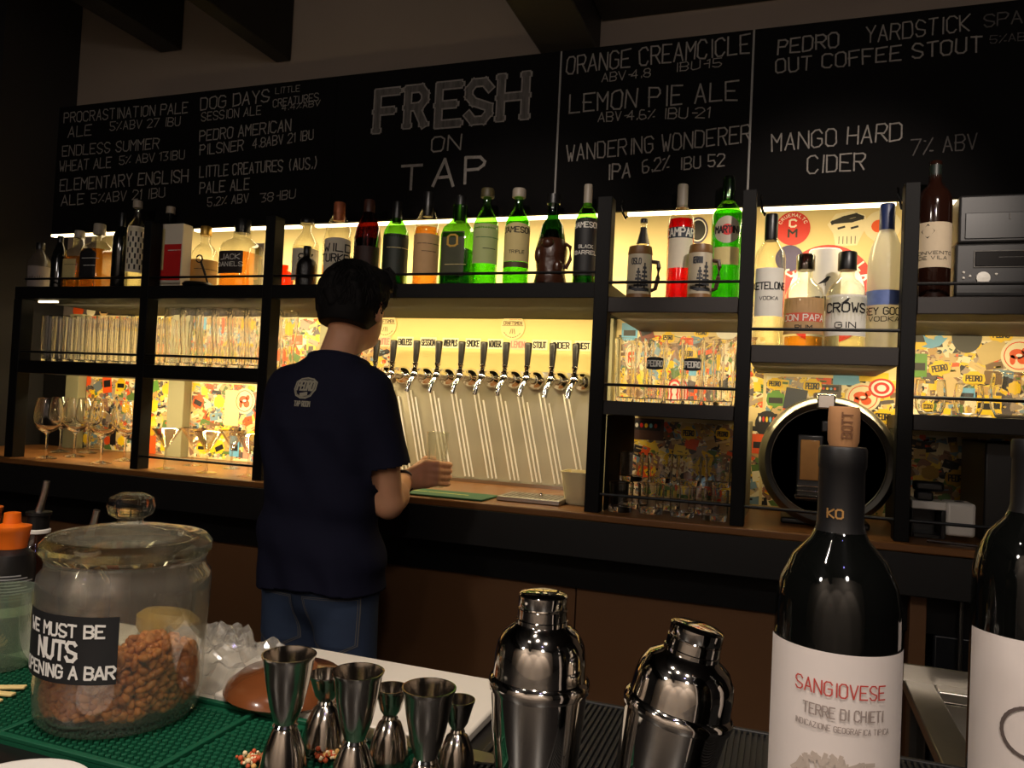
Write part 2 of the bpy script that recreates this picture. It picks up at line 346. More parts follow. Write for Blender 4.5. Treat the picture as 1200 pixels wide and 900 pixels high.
board(-3.0, x12-.001, 'leftmost chalkboard with two columns of chalked ales and percentages', [
    ('PROCRASTINATION PALE', (75, 144), (220, 132), 12), ('ALE', (80, 161), (107, 158), 12), ('5%ABV 27 IBU', (129, 153), (211, 147), 10),
    ('ENDLESS SUMMER', (73, 183), (186, 174), 12), ('WHEAT ALE', (70, 201), (130, 196), 12), ('5% ABV 13IBU', (140, 193), (216, 186), 10),
    ('ELEMENTARY ENGLISH', (70, 224), (220, 213), 14), ('ALE', (72, 241), (98, 239), 12), ('5%ABV 21 IBU', (107, 238), (193, 231), 11),
    ('DOG DAYS', (235, 129), (315, 119), 14), ('LITTLE', (323, 110), (351, 107), 7), ('CREATURES', (320, 126), (373, 118), 9), ('4.4%ABV', (330, 130), (375, 124), 7),
    ('SESSION ALE', (236, 142), (306, 134), 10), ('PEDRO AMERICAN', (234, 166), (341, 153), 13), ('PILSNER', (234, 182), (285, 176), 12), ('4.8ABV 21 IBU', (296, 174), (367, 163), 11),
    ('LITTLE CREATURES (AUS.)', (234, 208), (373, 197), 13), ('PALE ALE', (234, 227), (292, 222), 13), ('5.2% ABV', (243, 242), (291, 237), 10), ('38-IBU', (305, 237), (346, 232), 10)])
tf = board(x12, xs1-.001, 'chalkboard with large outlined chalk letters reading FRESH ON TAP', [('ON', (505, 178), (540, 175), 17)])
# FRESH in wide hatched block letters, TAP in heavier strokes
ox, oy, oz = tf.location
HATCH = mat('chalk_hatch', (84, 80, 76), .95, spec=.1, noise=.9, scale=70, stretch=(1, 1, .2))
for ch, (x0, y0, x1, h) in zip('FRESH', ((438, 157, 466, 52), (474, 151, 499, 50), (510, 150, 539, 53), (545, 146, 575, 52), (582, 143, 618, 57))):
    A, B = at(x0, y0, YB), at(x1, y0-2, YB); wd = B[0]-A[0]; hh = h/ppm(A); fil, out = MB(), MB()
    fn = lambda u, v, o: (A[0]-ox+u, -.0006-o, A[2]-oz+v)
    for st in glyph(ch):
        p = [(px/.58*wd*.80+wd*.10, py*hh*.86+hh*.07) for px, py in st]
        ends = [p[0], p[-1]] if ch in 'FRH' or len(p) < 6 else []
        for mb_, w_, e_, o_ in ((out, .034, .024, 0), (fil, .023, .017, .0005)):
            ribbon(mb_, p, w_, fn, off=o_)
            for (x, y) in ends: ribbon(mb_, [(x-e_*.62, y), (x+e_*.62, y)], w_*.55, fn, off=o_)
    fil.build('letter_fill', HATCH, tf, smooth=False); out.build('letter_outline', CHALK, tf, smooth=False)
mb = MB()
for ch, (x0, y0, x1, h) in zip('TAP', ((470, 222, 494, 27), (508, 218, 531, 30), (545, 214, 566, 29))):
    A, B = at(x0, y0, YB), at(x1, y0, YB)
    write(mb, ch, (lambda A: lambda u, v, o: (A[0]-ox+u, -.0007-o, A[2]-oz+v))(A), w=.12, width=B[0]-A[0], h=h/ppm(A))
mb.build('lettering', CHALK, tf, smooth=False)
board(xs1, xs2-.001, 'chalkboard between two grey strips with three large chalked beer names', [
    ('ORANGE CREAMCICLE', (664, 87), (878, 62), 21), ('ABV-4.8', (705, 96), (762, 90), 10), ('IBU-15', (791, 84), (845, 78), 10),
    ('LEMON PIE ALE', (667, 132), (864, 117), 22), ('ABV-4.6%', (701, 143), (767, 139), 11), ('IBU-21', (777, 139), (831, 138), 12),
    ('WANDERING WONDERER', (664, 189), (879, 166), 19), ('IPA', (712, 210), (738, 208), 17), ('6.2%', (753, 203), (784, 198), 15), ('IBU 52', (797, 199), (849, 194), 14)])
board(xs2, 1.05, 'rightmost chalkboard with coffee stout and mango hard cider in chalk', [
    ('PEDRO', (912, 64), (982, 55), 17), ('YARDSTICK', (1015, 50), (1136, 36), 19), ('SPARKLING', (1153, 32), (1290, 16), 15, 1), ('OUT COFFEE STOUT', (909, 86), (1150, 60), 17), ('5%ABV', (1160, 51), (1212, 46), 9, 1),
    ('MANGO HARD', (904, 177), (1056, 164), 20), ('CIDER', (946, 203), (1013, 199), 20), ('7% ABV', (1068, 182), (1145, 174), 18, 1)])
for x in (xs1, xs2):
    tag(MB().box(x-.003, x+.003, YB-.003, YB-.0002, ZB+.05, BT-.002).build('seam_strip', mat('seam_grey', (120, 116, 110), .5)), 'thin grey strip on the board seam right of FRESH ON TAP' if x == xs1 else 'thin grey strip on the board seam left of mango hard cider', 'strip')
# ------------------------------------------------------------------ bottles
PROF = {
 'std': [(.0, .012), (.7, .004), (.92, 0), (1, .015), (1, .58), (.93, .655), (.64, .735), (.38, .80), (.33, .84), (.33, .965)],
 'round': [(0, .02), (.7, .01), (.92, 0), (1, .025), (1, .5), (.97, .56), (.85, .635), (.62, .69), (.42, .725), (.37, .75), (.37, .93)],
 'tall': [(0, .012), (.7, .004), (.93, 0), (1, .012), (1, .66), (.9, .715), (.55, .775), (.40, .82), (.37, .86), (.37, .97)],
 'slope': [(0, .012), (.7, .004), (.93, 0), (1, .012), (1, .56), (.86, .68), (.55, .80), (.40, .86), (.36, .97)],
 'jd': [(0, .012), (.7, .004), (.93, 0), (1, .02), (1, .55), (.86, .64), (.55, .70), (.42, .73), (.40, .90)],
 'goose': [(0, .012), (.7, .004), (.93, 0), (1, .012), (1, .56), (.97, .62), (.84, .70), (.6, .77), (.42, .82), (.36, .87), (.36, .965)],
 'bell': [(0, .012), (.7, .004), (.9, 0), (.97, .02), (1, .25), (1, .5), (.93, .62), (.66, .73), (.40, .80), (.36, .84), (.36, .96)],
 'wine': [(0, .03), (.6, .015), (.9, 0), (1, .015), (1, .655), (.987, .70), (.93, .742), (.74, .788), (.47, .822), (.36, .85), (.345, .97), (.36, .972), (.36, .995), (.33, 1.0)],
}
def rad_at(prof, z):
    for (r0, z0), (r1, z1) in zip(prof[2:-1], prof[3:]):
        if z0 <= z <= z1: return r0+(r1-r0)*(z-z0)/max(1e-9, z1-z0)
    return prof[-1][0]
def bottle(label, xc, ytop, wpx, Zs, Y, style='std', glass=None, cap=(None, .12, 1.25), labs=(), texts=(), liquid=None, sq=None, turn=0, name='bottle', cat='bottle', group=None, P=None, H=None, R=None):
    if P is None:
        P = at(xc, 300 if Zs > 1.6 else 420, Y); P = np.array([P[0], Y, Zs+.0007]); H = float(at(xc, ytop, Y)[2]-Zs); R = wpx/2/ppm(P+np.array([0, 0, H/2]))
    t = thing(name, label, cat, P, group=group)
    pr = PROF[style]; n = 32
    phi = math.atan2(-P[1], -P[0])+rd(turn)
    if sq: phi = -pi/2+rd(turn)
    MB().lathe([(r*R, z*H) for r, z in pr], n, sq=sq).build('glass_body', glass or GLASS, t)
    if liquid:
        lm, lv = liquid; q = [(0, .022)]+[(max(r*.93, 0), max(z, .022)) for r, z in pr[2:] if z < lv]+[(rad_at(pr, lv)*.93, lv), (0, lv)]
        MB().lathe([(r*R, z*H) for r, z in q], n, sq=sq).build('liquid', lm, t)
    if cap[0]:
        cr = pr[-1][0]*R*cap[2]; z0 = (1-cap[1])*H
        MB().lathe([(cr*.98, z0), (cr, z0+.002), (cr, H*.985), (cr*.9, H), (0, H)], 20).build('cap', cap[0], t)
    def fn(u, v, o, off=.0011):
        a = phi+u/R; z = v/H; rr = rad_at(pr, z)*R+off+o; q = (abs(cos(a))**sq+abs(sin(a))**sq)**(-1/sq) if sq else 1
        return (rr*q*cos(a), rr*q*sin(a), v)
    lo = None
    for k, L in enumerate(labs):
        z0, z1, m, hw = L[:4]; mb = MB(); vs = []; nn = 16; nz = 6 if z1 > .54 or len(L) > 4 else 1; arch = L[4] if len(L) > 4 else 0
        for j in range(nz+1):
            for i in range(nn+1):
                s = i/nn*2-1; zz = z0+(z1+arch*(1-s*s)-z0)*j/nz
                vs.append(fn(s*rd(hw)*R, zz*H, 0, .0005))
        mb.add(vs, [(j*(nn+1)+i, j*(nn+1)+i+1, (j+1)*(nn+1)+i+1, (j+1)*(nn+1)+i) for j in range(nz) for i in range(nn)])
        o = mb.build('label', m, t); lo = lo or o
    for (txt, z, h, m, wid) in texts:
        mb = MB(); write(mb, txt, fn, w=.17, jit=.01, h=h*H, width=wid*2*R if wid else None, cx=0, y0=z*H); mb.build('lettering', m, lo or t, smooth=False)
    return t
GRN = thin('glass_green', (165, 232, 118), .05, .5); DGRN = thin('glass_dark_green', (62, 120, 48), .06, .5)
AMB = thin('liquor_amber', (242, 196, 124), .03, .3); GOLD = thin('liquor_gold', (248, 206, 120), .03, .3); BRN = thin('glass_brown', (120, 48, 22), .06, .5)
REDL = thin('liquor_red', (235, 30, 30), .03, .3, diff=.35); CLR = thin('liquor_clear', (250, 250, 240), .02, .25)
FROST = thin('frosted_glass', (225, 224, 214), .05, .3, diff=.55); GREENL = thin('liquor_bright_green', (165, 236, 84), .04, .35, diff=.35)
DARKG = mat('dark_bottle_glass', (14, 16, 14), .06, spec=.7)
PAPER = mat('label_paper', (216, 206, 184), .75, noise=.06, scale=60); CRM = mat('label_cream', (196, 178, 120), .75, noise=.06, scale=60)
BLKL = mat('label_black', (20, 20, 22), .6); TANL = mat('label_tan', (172, 136, 92), .75, noise=.1, scale=60); WINK = mat('white_ink', (220, 216, 205), .8)
CORKM = mat('cork', (176, 128, 84), .85, noise=.25, scale=40); GREYL = mat('label_grey', (224, 220, 208), .7, noise=.05, scale=50); CAPG = mat('cap_grey', (150, 140, 125), .45); GOLDC = mat('gold_foil', (190, 150, 70), .35, .8)
YS = 2.335
# far left bay of the top shelf
bottle('pale grey glass bottle at the far left end of the top shelf', 47, 285, 24, ZT, YS+.05, 'bell', thin('grey_frosted_glass', (130, 122, 116), .05, .3, diff=.4), (BLKPL, .14, 1.1), [(.08, .5, mat('label_dim_grey', (128, 118, 114), .7), 70)])
bottle('dark stubby bottle with black body second from the left end of the top shelf', 70, 277, 17, ZT, YS, 'slope', DARKG, (BLKPL, .16, 1.1))
bottle('clear square bottle of gold spirit with short grey cap and cream label', 92, 271, 25, ZT, YS+.03, 'jd', GLASS, (CAPG, .12, 1.15), [(.16, .5, CRM, 40)], [('----', .38, .05, INK, .6)], (GOLD, .55), sq=5)
bottle('clear whiskey bottle with an arched black label left of the tall checked bottle', 115, 263, 30, ZT, YS+.01, 'jd', GLASS, (CAPG, .17, 1.1), [(.14, .52, BLKL, 42, .08)], [('----', .42, .05, WINK, .6), ('---', .31, .05, WINK, .4)], (AMB, .60), sq=5)
bottle('narrow black bottle beside the checked label bottle on the top shelf', 141, 250, 18, ZT, YS, 'tall', DARKG, (BLKPL, .2, 1.1))
t = bottle('tall clear bottle with a checked paper label left of the first post', 158, 236, 19, ZT, YS, 'tall', GLASS, (CAPG, .08, 1.5), [(.18, .70, PAPER, 75)], [], (CLR, .7))
Rc = 19/2/ppm((t.location.x, YS, 1.88)); Hc = float(at(158, 236, YS)[2]-ZT); pc = math.atan2(-t.location.y, -t.location.x); mb = MB()
for i in range(-3, 4):
    for j in range(7):
        if (i+j) % 2 == 0: ribbon(mb, [(i*.3*Rc, (.22+j*.062)*Hc), (i*.3*Rc, (.26+j*.062)*Hc)], Rc*.2, lambda u, v, o: ((Rc+.001)*cos(pc+u/Rc), (Rc+.001)*sin(pc+u/Rc), v))
mb.build('check_pattern', INK, [c for c in t.children if c.name.startswith('label')][0], smooth=False)
# bay between the first and second post
def carton(name, label, xa, xb, ytop, Zs, Y, d, cols, cat='box', txt=None, rz=0):
    a, b = at(xa, 300, Y), at(xb, 300, Y); h = at(xa, ytop, Y)[2]-Zs; w = b[0]-a[0]
    t = thing(name, label, cat, ((a[0]+b[0])/2, Y, Zs+.0007), rz=rz)
    MB().box(-w/2, w/2, 0, d, 0, h).build('carton', cols[0], t, bevel=.002)
    z0, z1 = .12*h, .68*h
    MB().box(-w/2+.004, w/2-.004, -.0008, -.0002, z0, z1).build('printed_panel', cols[1], t)
    MB().box(-w/2+.006, -w/2+.022, -.0016, -.0009, .28*h, .92*h).build('side_strip', cols[2], t)
    if txt:
        mb = MB(); write(mb, txt, lambda u, v, o: (u, -.0018-o, v), w=.16, jit=.02, h=.07*h, width=w*.5, cx=w*.08, y0=.55*h); mb.build('lettering', WINK, t, smooth=False)
    return t
carton('spirit_carton', 'red and white spirit carton right of the first post on the top shelf', 187, 213, 263, ZT, YS-.022, .05, (mat('carton_white', (214, 204, 186), .6), mat('carton_red', (196, 28, 26), .5), CRM), 'carton', '----')
bottle('dim capped bottle standing behind the red and white carton', 197, 243, 21, ZT, YS+.06, 'std', DARKG, (CAPG, .08, 1.5))
bottle('round shouldered clear bottle with a gold label between red carton and square whiskey', 240, 266, 31, ZT, YS+.085, 'round', GLASS, (GOLDC, .14, 1.15), [(.1, .47, mat('label_gold', (190, 140, 66), .6, noise=.15, scale=40), 70)], [('-----', .3, .05, INK, .9)], (GOLD, .46))
t = thing('ice_tongs', 'dark pair of tongs with ring handle leaning in front of the gold label bottle', 'tongs', (X(235, 305, 2.29), 2.29, ZT+.0007))
mb = MB(); cx = .0
for k in range(2):
    a0 = k*pi
    mb.tube([(-.006+.014*cos(a), 0, .105+.014*sin(a)) for a in np.linspace(0, 2*pi, 13)], .0025)
    mb.tube([(0, .004*k, .094), (.02, .004*k, .055), (.038, .004*k, .012)], [.003, .0035, .002])
mb.build('tong_arms', mat('dark_iron', (40, 36, 34), .4, .6), t)
MB().lathe([(0, 0), (.052, 0), (.056, .006), (.05, .014), (0, .016)], 24, c=(-.005, 0, 0)).build('rest', BLKPL, t)
bottle('square bourbon bottle with black cap and dark label left of the second post', 283, 258, 40, ZT, YS, 'jd', GLASS, (BLKPL, .2, 1.1), [(.18, .5, mat('label_black_brown', (40, 28, 22), .6), 43)], [('JACK', .38, .07, WINK, .6), ("DANIELS", .28, .06, WINK, .75)], (AMB, .5), sq=5)
carton('spirit_carton', 'small white and purple carton tucked behind the square bourbon bottle', 298, 309, 285, ZT, YS+.14, .05, (mat('carton_white', (214, 204, 186), .6), mat('carton_purple', (74, 60, 130), .5), mat('carton_yellow', (220, 180, 40), .5)), 'carton')
# bay over the person and taps
bottle('low flat orange red bottle lying low beside the second post', 335, 309, 20, ZT, YS+.03, 'round', thin('glass_orange', (240, 110, 40), .05, .4), (None, 0, 1))
bottle('clear bottle with a white label behind the small black round flask', 358, 257, 31, ZT, YS+.06, 'std', GLASS, (BLKPL, .07, 1.5), [(.12, .56, PAPER, 70)], [('83', .36, .12, INK, .5)], (CLR, .6))
bottle('small black ribbed flask in front of the white label bottle', 360, 289, 24, ZT, YS-.03, 'round', mat('black_flask', (20, 16, 14), .3, bump=.4, scale=60), (BLKPL, .2, 1.05), name='flask', cat='flask')
bottle('bourbon bottle with copper cap and white label above the head of the person', 395, 238, 34, ZT, YS, 'slope', GLASS, (mat('cap_copper', (170, 96, 62), .4, .3), .22, 1.1), [(.16, .54, PAPER, 60, .02)], [('WILD', .40, .085, INK, 1.0), ('TURKEY', .28, .085, INK, 1.2)], (AMB, .25))
bottle('dark red brown bottle right above the hair of the person', 430, 235, 31, ZT, YS, 'slope', BRN, (mat('cap_dark_brown', (70, 40, 30), .4), .23, 1.15), [(.1, .45, mat('label_dark_red', (50, 22, 16), .6), 60)], [], (BRN, .55))
bottle('green glass bottle with a black label left of the amber tan label bottle', 463, 237, 30, ZT, YS, 'std', GRN, (BLKPL, .25, 1.15), [(.13, .60, mat('label_green_black', (26, 34, 22), .6), 75)], [('-----', .42, .04, CRM, .9)], (DGRN, .3))
bottle('golden whisky bottle with plain tan label and dark neck', 499, 226, 30, ZT, YS, 'slope', GLASS, (BLKPL, .26, 1.15), [(.12, .54, TANL, 75)], [('-----', .42, .035, INK, .9), ('---', .34, .035, INK, .5)], (AMB, .62))
t = bottle('square green herbal liqueur bottle with dark label and white cross on its cap', 537, 231, 36, ZT, YS, 'jd', GRN, (BLKPL, .28, 1.0), [(.1, .58, mat('label_olive', (52, 54, 28), .6, noise=.3, scale=25), 40)], [('O', .42, .12, GOLDC, .3), ('----', .2, .04, CRM, .55)], (DGRN, .4), sq=6)
mb = MB(); mb.box(-.003, .003, -.0135, -.0128, .27, .305).box(-.01, .01, -.0135, -.0128, .288, .293); mb.build('cap_cross', WINK, t)
bottle('bright green bottle with pale green label and olive cap', 568, 222, 30, ZT, YS, 'std', GRN, (mat('cap_olive', (70, 62, 36), .5), .09, 1.6), [(.22, .62, mat('label_pale_green', (160, 170, 110), .7), 72)], [('-----', .46, .045, mat('ink_green', (70, 110, 60), .7), 1.0), ('--', .35, .04, INK, .4)], (thin('liquor_green', (205, 244, 150), .02, .3), .62))
WN = 'JAMESON'
bottle('green whiskey bottle with arched cream label and pale cap', 605, 222, 30, ZT, YS, 'std', GRN, (CAPG, .09, 1.6), [(.24, .60, CRM, 75, .03), (.0+.18, .235, mat('label_olive2', (74, 62, 30), .6), 75)], [(WN, .53, .055, INK, 1.25), ('TRIPLE', .32, .03, INK, .6)], (thin('liquor_green', (205, 244, 150), .02, .3), .70))
t = thing('figure_decanter', 'dark brown figure shaped decanter with green neck between the two whiskey bottles', 'decanter', (X(646, 300, YS+.02), YS+.02, ZT+.0007))
DB = mat('decanter_brown', (62, 34, 22), .25, noise=.4, scale=30, bump=.5)
mb = MB(); mb.lathe([(0, 0), (.05, 0), (.054, .01), (.046, .05), (.05, .09), (.052, .12), (.044, .15), (.03, .17), (.02, .185)], 28)
mb.sphere((-.03, -.03, .10), (.016, .018, .03)).sphere((.03, -.028, .06), (.018, .018, .026)).sphere((.0, -.045, .135), (.02, .016, .018)); mb.build('glazed_body', DB, t)
MB().lathe([(.043, .155), (.034, .20), (.018, .225), (.018, .27), (.02, .275)], 24).build('green_neck', DGRN, t)
MB().lathe([(.022, .27), (.022, .30), (0, .302)], 16).build('stopper', BLKPL, t)
mb = MB(); mb.tube([(.046, 0, .14), (.062, 0, .13), (.064, 0, .09), (.05, 0, .06)], .006); mb.build('handle', DB, t)
bottle('green whiskey bottle with black label beside the post over the last taps', 686, 217, 28, ZT, YS+.02, 'std', GRN, (CAPG, .22, 1.1), [(.10, .64, BLKL, 75, .02)], [(WN, .56, .05, WINK, 1.2), ('BLACK', .36, .03, WINK, .6), ('BARREL', .3, .035, WINK, 1.0)], (DGRN, .5))
# bay right of the taps: steins, aperitif and vermouth
STONE = mat('stoneware', (176, 164, 140), .45, noise=.08, scale=20); STBR = mat('stoneware_brown', (120, 84, 46), .4, noise=.15, scale=14); TREE = mat('stein_tree_ink', (44, 46, 52), .6)
def stein(label, xa, xb, ytop, txt):
    Y = 2.312; a, b = at(xa, 320, Y), at(xb, 320, Y); R = (b[0]-a[0])/2; P = ((a[0]+b[0])/2, Y, ZR+.0007); H = at((xa+xb)/2, ytop, Y)[2]-ZR
    t = thing('stein', label, 'stein', P)
    MB().lathe([(0, 0), (R*.96, 0), (R*1.0, .004), (R*.98, H*.12), (R, H*.3), (R*.97, H*.8), (R*.86, H*.97), (R*.86, H), (R*.78, H), (R*.78, H*.2), (0, H*.2)], 32).build('stoneware_body', STONE, t)
    for z0, z1, k in ((.84, 1.0, .945), (.0, .09, 1.0)):
        MB().lathe([(R*(k+.01), H*z0), (R*(k+.045 if z0 else k+.012), H*(z0+.02)), (R*(.9 if z0 else .995), H*(z1-.005))], 32).build('brown_band', STBR, t)
    mb = MB(); mb.tube([(R*.9, 0, H*.72), (R*1.45, 0, H*.70), (R*1.52, 0, H*.6), (R*1.48, 0, H*.4), (R*1.3, 0, H*.2), (R*.95, 0, H*.17)], [.006, .007, .007, .007, .006, .006]); mb.build('handle', mat('handle_dark', (60, 36, 26), .4), t)
    phi = -pi/2+rd(8)
    def fn(u, v, o): return ((R*1.006+o)*cos(phi+u/R), (R*1.006+o)*sin(phi+u/R), v)
    mb = MB(); write(mb, txt, fn, w=.16, h=H*.11, width=R*.75, cx=-R*.25, y0=H*.64)
    for cx, hh in ((-R*.05, .38), (R*.45, .48)):
        for k in range(6):
            z = H*(.17+hh*k/6); w = R*.32*(1-k/6.5); ribbon(mb, [(cx-w, z), (cx+w, z)], H*.045, fn)
        ribbon(mb, [(cx, H*.15), (cx, H*(.17+hh))], H*.03, fn)
    ribbon(mb, [(-R*.8, H*.2), (-R*.2, H*.16), (R*.8, H*.16)], H*.06, fn)
    mb.build('winter_picture', TREE, t, smooth=False)
stein('stoneware stein with painted fir trees lettered Oslo left of the red aperitif', 735, 764, 290, 'OSLO')
stein('stoneware stein with painted fir trees in front of the bright green bottle', 806, 835, 288, 'GERMAN')
bottle('clear bottle with a black neck label standing behind the left stein', 753, 257, 20, ZR, 2.46, 'slope', GLASS, (BLKPL, .05, 1.2), [(.70, .9, BLKL, 70)], [], (CLR, .7))
bottle('bottle of bright red aperitif between the two steins', 797, 217, 31, ZR, 2.388, 'tall', GLASS, (CAPG, .2, 1.1), [(.28, .53, PAPER, 60), (.53, .62, mat('label_navy', (40, 48, 60), .6), 60)], [('CAMPARI', .545, .065, WINK, 1.3)], (REDL, .70))
bottle('bright green bottle with a round label right of the steins', 851, 208, 36, ZR, 2.375, 'tall', GRN, (thin('clear_cap', (200, 205, 190), .1, .6), .2, 1.1), [(.28, .42, CRM, 50)], [], (GREENL, .72))
MART = S.objects['bottle.%03d' % (len([o for o in S.objects if o.name.split('.')[0] == 'bottle'])-1)]
Rm = 36/2/ppm((MART.location.x, 2.375, 1.85)); Hm = float(at(851, 208, 2.375)[2]-ZR)
mb = MB(); ph = math.atan2(-2.375, -MART.location.x)
def mfn(u, v, o): return ((Rm+.0012+o)*cos(ph+u/Rm), (Rm+.0012+o)*sin(ph+u/Rm), v)
def disc(mb, fn, cx, cy, r, mi=0, off=0, n=28, k=4):
    vs = [fn(cx, cy, off)]
    for j in range(1, k+1): vs += [fn(cx+r*j/k*cos(2*pi*i/n), cy+r*j/k*sin(2*pi*i/n), off) for i in range(n)]
    fs = [(0, 1+i, 1+(i+1) % n) for i in range(n)]
    for j in range(k-1): fs += [(1+j*n+i, 1+(j+1)*n+i, 1+(j+1)*n+(i+1) % n, 1+j*n+(i+1) % n) for i in range(n)]
    mb.add(vs, fs, mi)
disc(mb, mfn, 0, Hm*.555, Rm*.88); o = mb.build('round_label', mat('label_silver', (170, 160, 140), .5), MART)
mb = MB(); disc(mb, mfn, 0, Hm*.555, Rm*.36, off=.0005); mb.build('red_dot', REDINK, o)
mb = MB(); write(mb, 'MARTINI', lambda u, v, q: mfn(u, v, q+.001), w=.2, jit=0, h=Hm*.05, width=Rm*1.5, cx=0, y0=Hm*.53); mb.build('lettering', INK, o, smooth=False)
# bay of the white spirits
YV = 2.32
bottle('slim clear vodka bottle with tall pale label and black cap', 898, 252, 35, ZV, YV+.01, 'tall', GLASS, (BLKPL, .20, 1.15), [(.22, .58, GREYL, 62)], [('KETELONE', .42, .05, INK, 1.2), ('VODKA', .34, .025, INK, .6)], (CLR, .12))
bottle('short round shouldered rum bottle with tan label and small red banner', 940, 299, 45, ZV, YV+.05, 'round', GLASS, (thin('cap_smoke', (110, 100, 90), .1, .6), .17, 1.25), [(.14, .52, mat('label_kraft', (176, 140, 96), .75, noise=.25, scale=35), 75), (.27, .36, mat('banner_red', (200, 84, 62), .6), 60)], [('DON PAPA', .28, .06, WINK, 1.1), ('RUM', .18, .05, INK, .4)], (GOLD, .12))
bottle('short clear gin bottle with white crow label and black cap', 989, 296, 45, ZV, YV+.03, 'round', GLASS, (BLKPL, .19, 1.25), [(.12, .54, GREYL, 75)], [('CROWS', .36, .09, INK, 1.05), ('GIN', .2, .055, INK, .5)], (CLR, .12))
# crow on the gin label
def crow(o, fn, s, cy):
    mb = MB()
    pts = [(-1, -.55), (-.35, -.05), (.1, .35), (.35, .62), (.62, .66), (.95, .52), (.66, .42), (.55, .05), (.2, -.3), (-.2, -.35)]
    mb.add([fn(x*s, cy+y*s, .0006) for x, y in pts], [tuple(range(len(pts)))])
    ribbon(mb, [(.15*s, cy-.3*s), (.2*s, cy-.75*s)], s*.07, lambda u, v, q: fn(u, v, .0006)); ribbon(mb, [(.0, cy-.3*s), (.02*s, cy-.75*s)], s*.07, lambda u, v, q: fn(u, v, .0006))
    return mb.build('crow_picture', INK, o, smooth=False)
GIN = [o for o in S.objects if o.get('label', '').startswith('short clear gin')][0]
Rg = 46/2/ppm((GIN.location.x, YV+.03, 1.68)); Hg = float(at(990, 296, YV+.03)[2]-ZV); pg = math.atan2(-GIN.location.y, -GIN.location.x)
crow([c for c in GIN.children if c.name.startswith('label')][0], lambda u, v, o: ((Rg+.001+o)*cos(pg+u/Rg), (Rg+.001+o)*sin(pg+u/Rg), v), .012, Hg*.47)
t = thing('gin_tube', 'white gift tube with a large black crow behind the two short bottles', 'tube', (X(966, 330, 2.49), 2.49, ZV+.0007))
rt = 36/2/ppm((.1, 2.49, 1.7)); ht = float(at(966, 294, 2.49)[2]-ZV); o = MB().lathe([(0, 0), (rt, 0), (rt, ht-.002), (rt-.002, ht), (0, ht)], 32).build('tube_body', GREYL, t)
pt = math.atan2(-2.49, -t.location.x)
tfn = lambda u, v, o: ((rt+.0008+o)*cos(pt+u/rt), (rt+.0008+o)*sin(pt+u/rt), v)
crow(o, tfn, .02, ht*.68); mb = MB(); write(mb, 'CROWS', tfn, w=.18, h=ht*.12, width=rt*1.7, cx=0, y0=ht*.40); mb.build('lettering', INK, o, smooth=False)
t = bottle('tall frosted vodka bottle with blue neck at the right post', 1034, 240, 39, ZV, YV+.065, 'goose', FROST, (mat('cap_blue', (34, 48, 92), .4), .18, 1.2), [(.30, .40, mat('label_blue_scene', (92, 112, 168), .6, noise=.5, scale=30), 80)], [('GREY GOOSE', .235, .045, INK, 1.6), ('VODKA', .19, .03, INK, .9)], None)
# bay at the right
bottle('dark red wine bottle with cream label and black diamond under the words 7% ABV', 1093, 190, 38, ZR, 2.33, 'wine', mat('dark_red_glass', (34, 16, 10), .08, spec=.7), (mat('capsule_dark_green', (22, 30, 24), .45), .30, 1.08), [(.22, .54, mat('label_ivory', (196, 178, 150), .75, noise=.05, scale=60), 80)], [('CONVENTO', .31, .022, INK, 1.2), ('DE VILA', .275, .022, INK, .8)], None, name='wine_bottle')
WB = [o for o in S.objects if o.get('label', '').startswith('dark red wine bottle')][0]
Rw = 38/2/ppm((WB.location.x, 2.33, 1.85)); Hw = float(at(1093, 190, 2.33)[2]-ZR); pw = math.atan2(-WB.location.y, -WB.location.x)
wfn = lambda u, v, o: ((Rw+.0012+o)*cos(pw+u/Rw), (Rw+.0012+o)*sin(pw+u/Rw), v)
mb = MB(); mb.add([wfn(-.035*.9+.018+dx, Hw*.475+dz, 0) for dx, dz in ((-.017, 0), (0, -.02), (.017, 0), (0, .02))], [(0, 1, 2, 3)]); mb.build('black_diamond', INK, [c for c in WB.children if c.name.startswith('label')][0], smooth=False)
# stacked black electronics
def box_px(xa, xb, y, Y): a, b = at(xa, y, Y), at(xb, y, Y); return a[0], b[0]
ANTH = mat('anthracite_plastic', (34, 33, 33), .45); DIM = mat('dim_grey_plastic', (80, 76, 70), .5)
xa, _ = box_px(1120, 1200, 320, 2.29); z0 = ZR; z1 = at(1122, 284, 2.29)[2]; z2 = at(1125, 228, 2.29)[2]
t = thing('stereo_unit', 'black boxy stereo unit with display slot and pale buttons on the top shelf', 'stereo', (xa+.12, 2.30, ZR+.0007))
MB().box(-.12, .23, 0, .3, .004, z1-z0-.002).build('housing', ANTH, t, bevel=.006)
o = MB().box(-.075, .2, -.004, .0, .085, .125).build('display', mat('display_black', (12, 12, 14), .15), t, bevel=.003)
MB().box(-.078, .203, -.0025, -.0005, .082, .128).build('display_frame', DIM, t, bevel=.002)
mb = MB(); write(mb, '-----', lambda u, v, o: (u, -.0045-o, v), w=.14, jit=0, h=.008, width=.05, cx=.0, y0=.105); mb.build('lettering', DIM, o, smooth=False)
MB().lathe([(.017, 0), (.016, .006), (0, .007)], 20).build('round_button', mat('button_white', (220, 216, 205), .4), t, loc=(-.055, 0, .055)).rotation_euler = (rd(90), 0, 0)
for bx, bz in ((-.1, .07), (-.1, .055), (-.085, .06), (-.025, .065)):
    MB().sphere((bx, -.001, bz), .0035, 8).build('small_button', WHITE, t)
t = thing('speaker_box', 'plain black box stacked on top of the stereo unit', 'box', (xa+.12, 2.30, z1))
MB().box(-.115, .23, 0, .3, 0, z2-z1).build('housing', ANTH, t, bevel=.006)
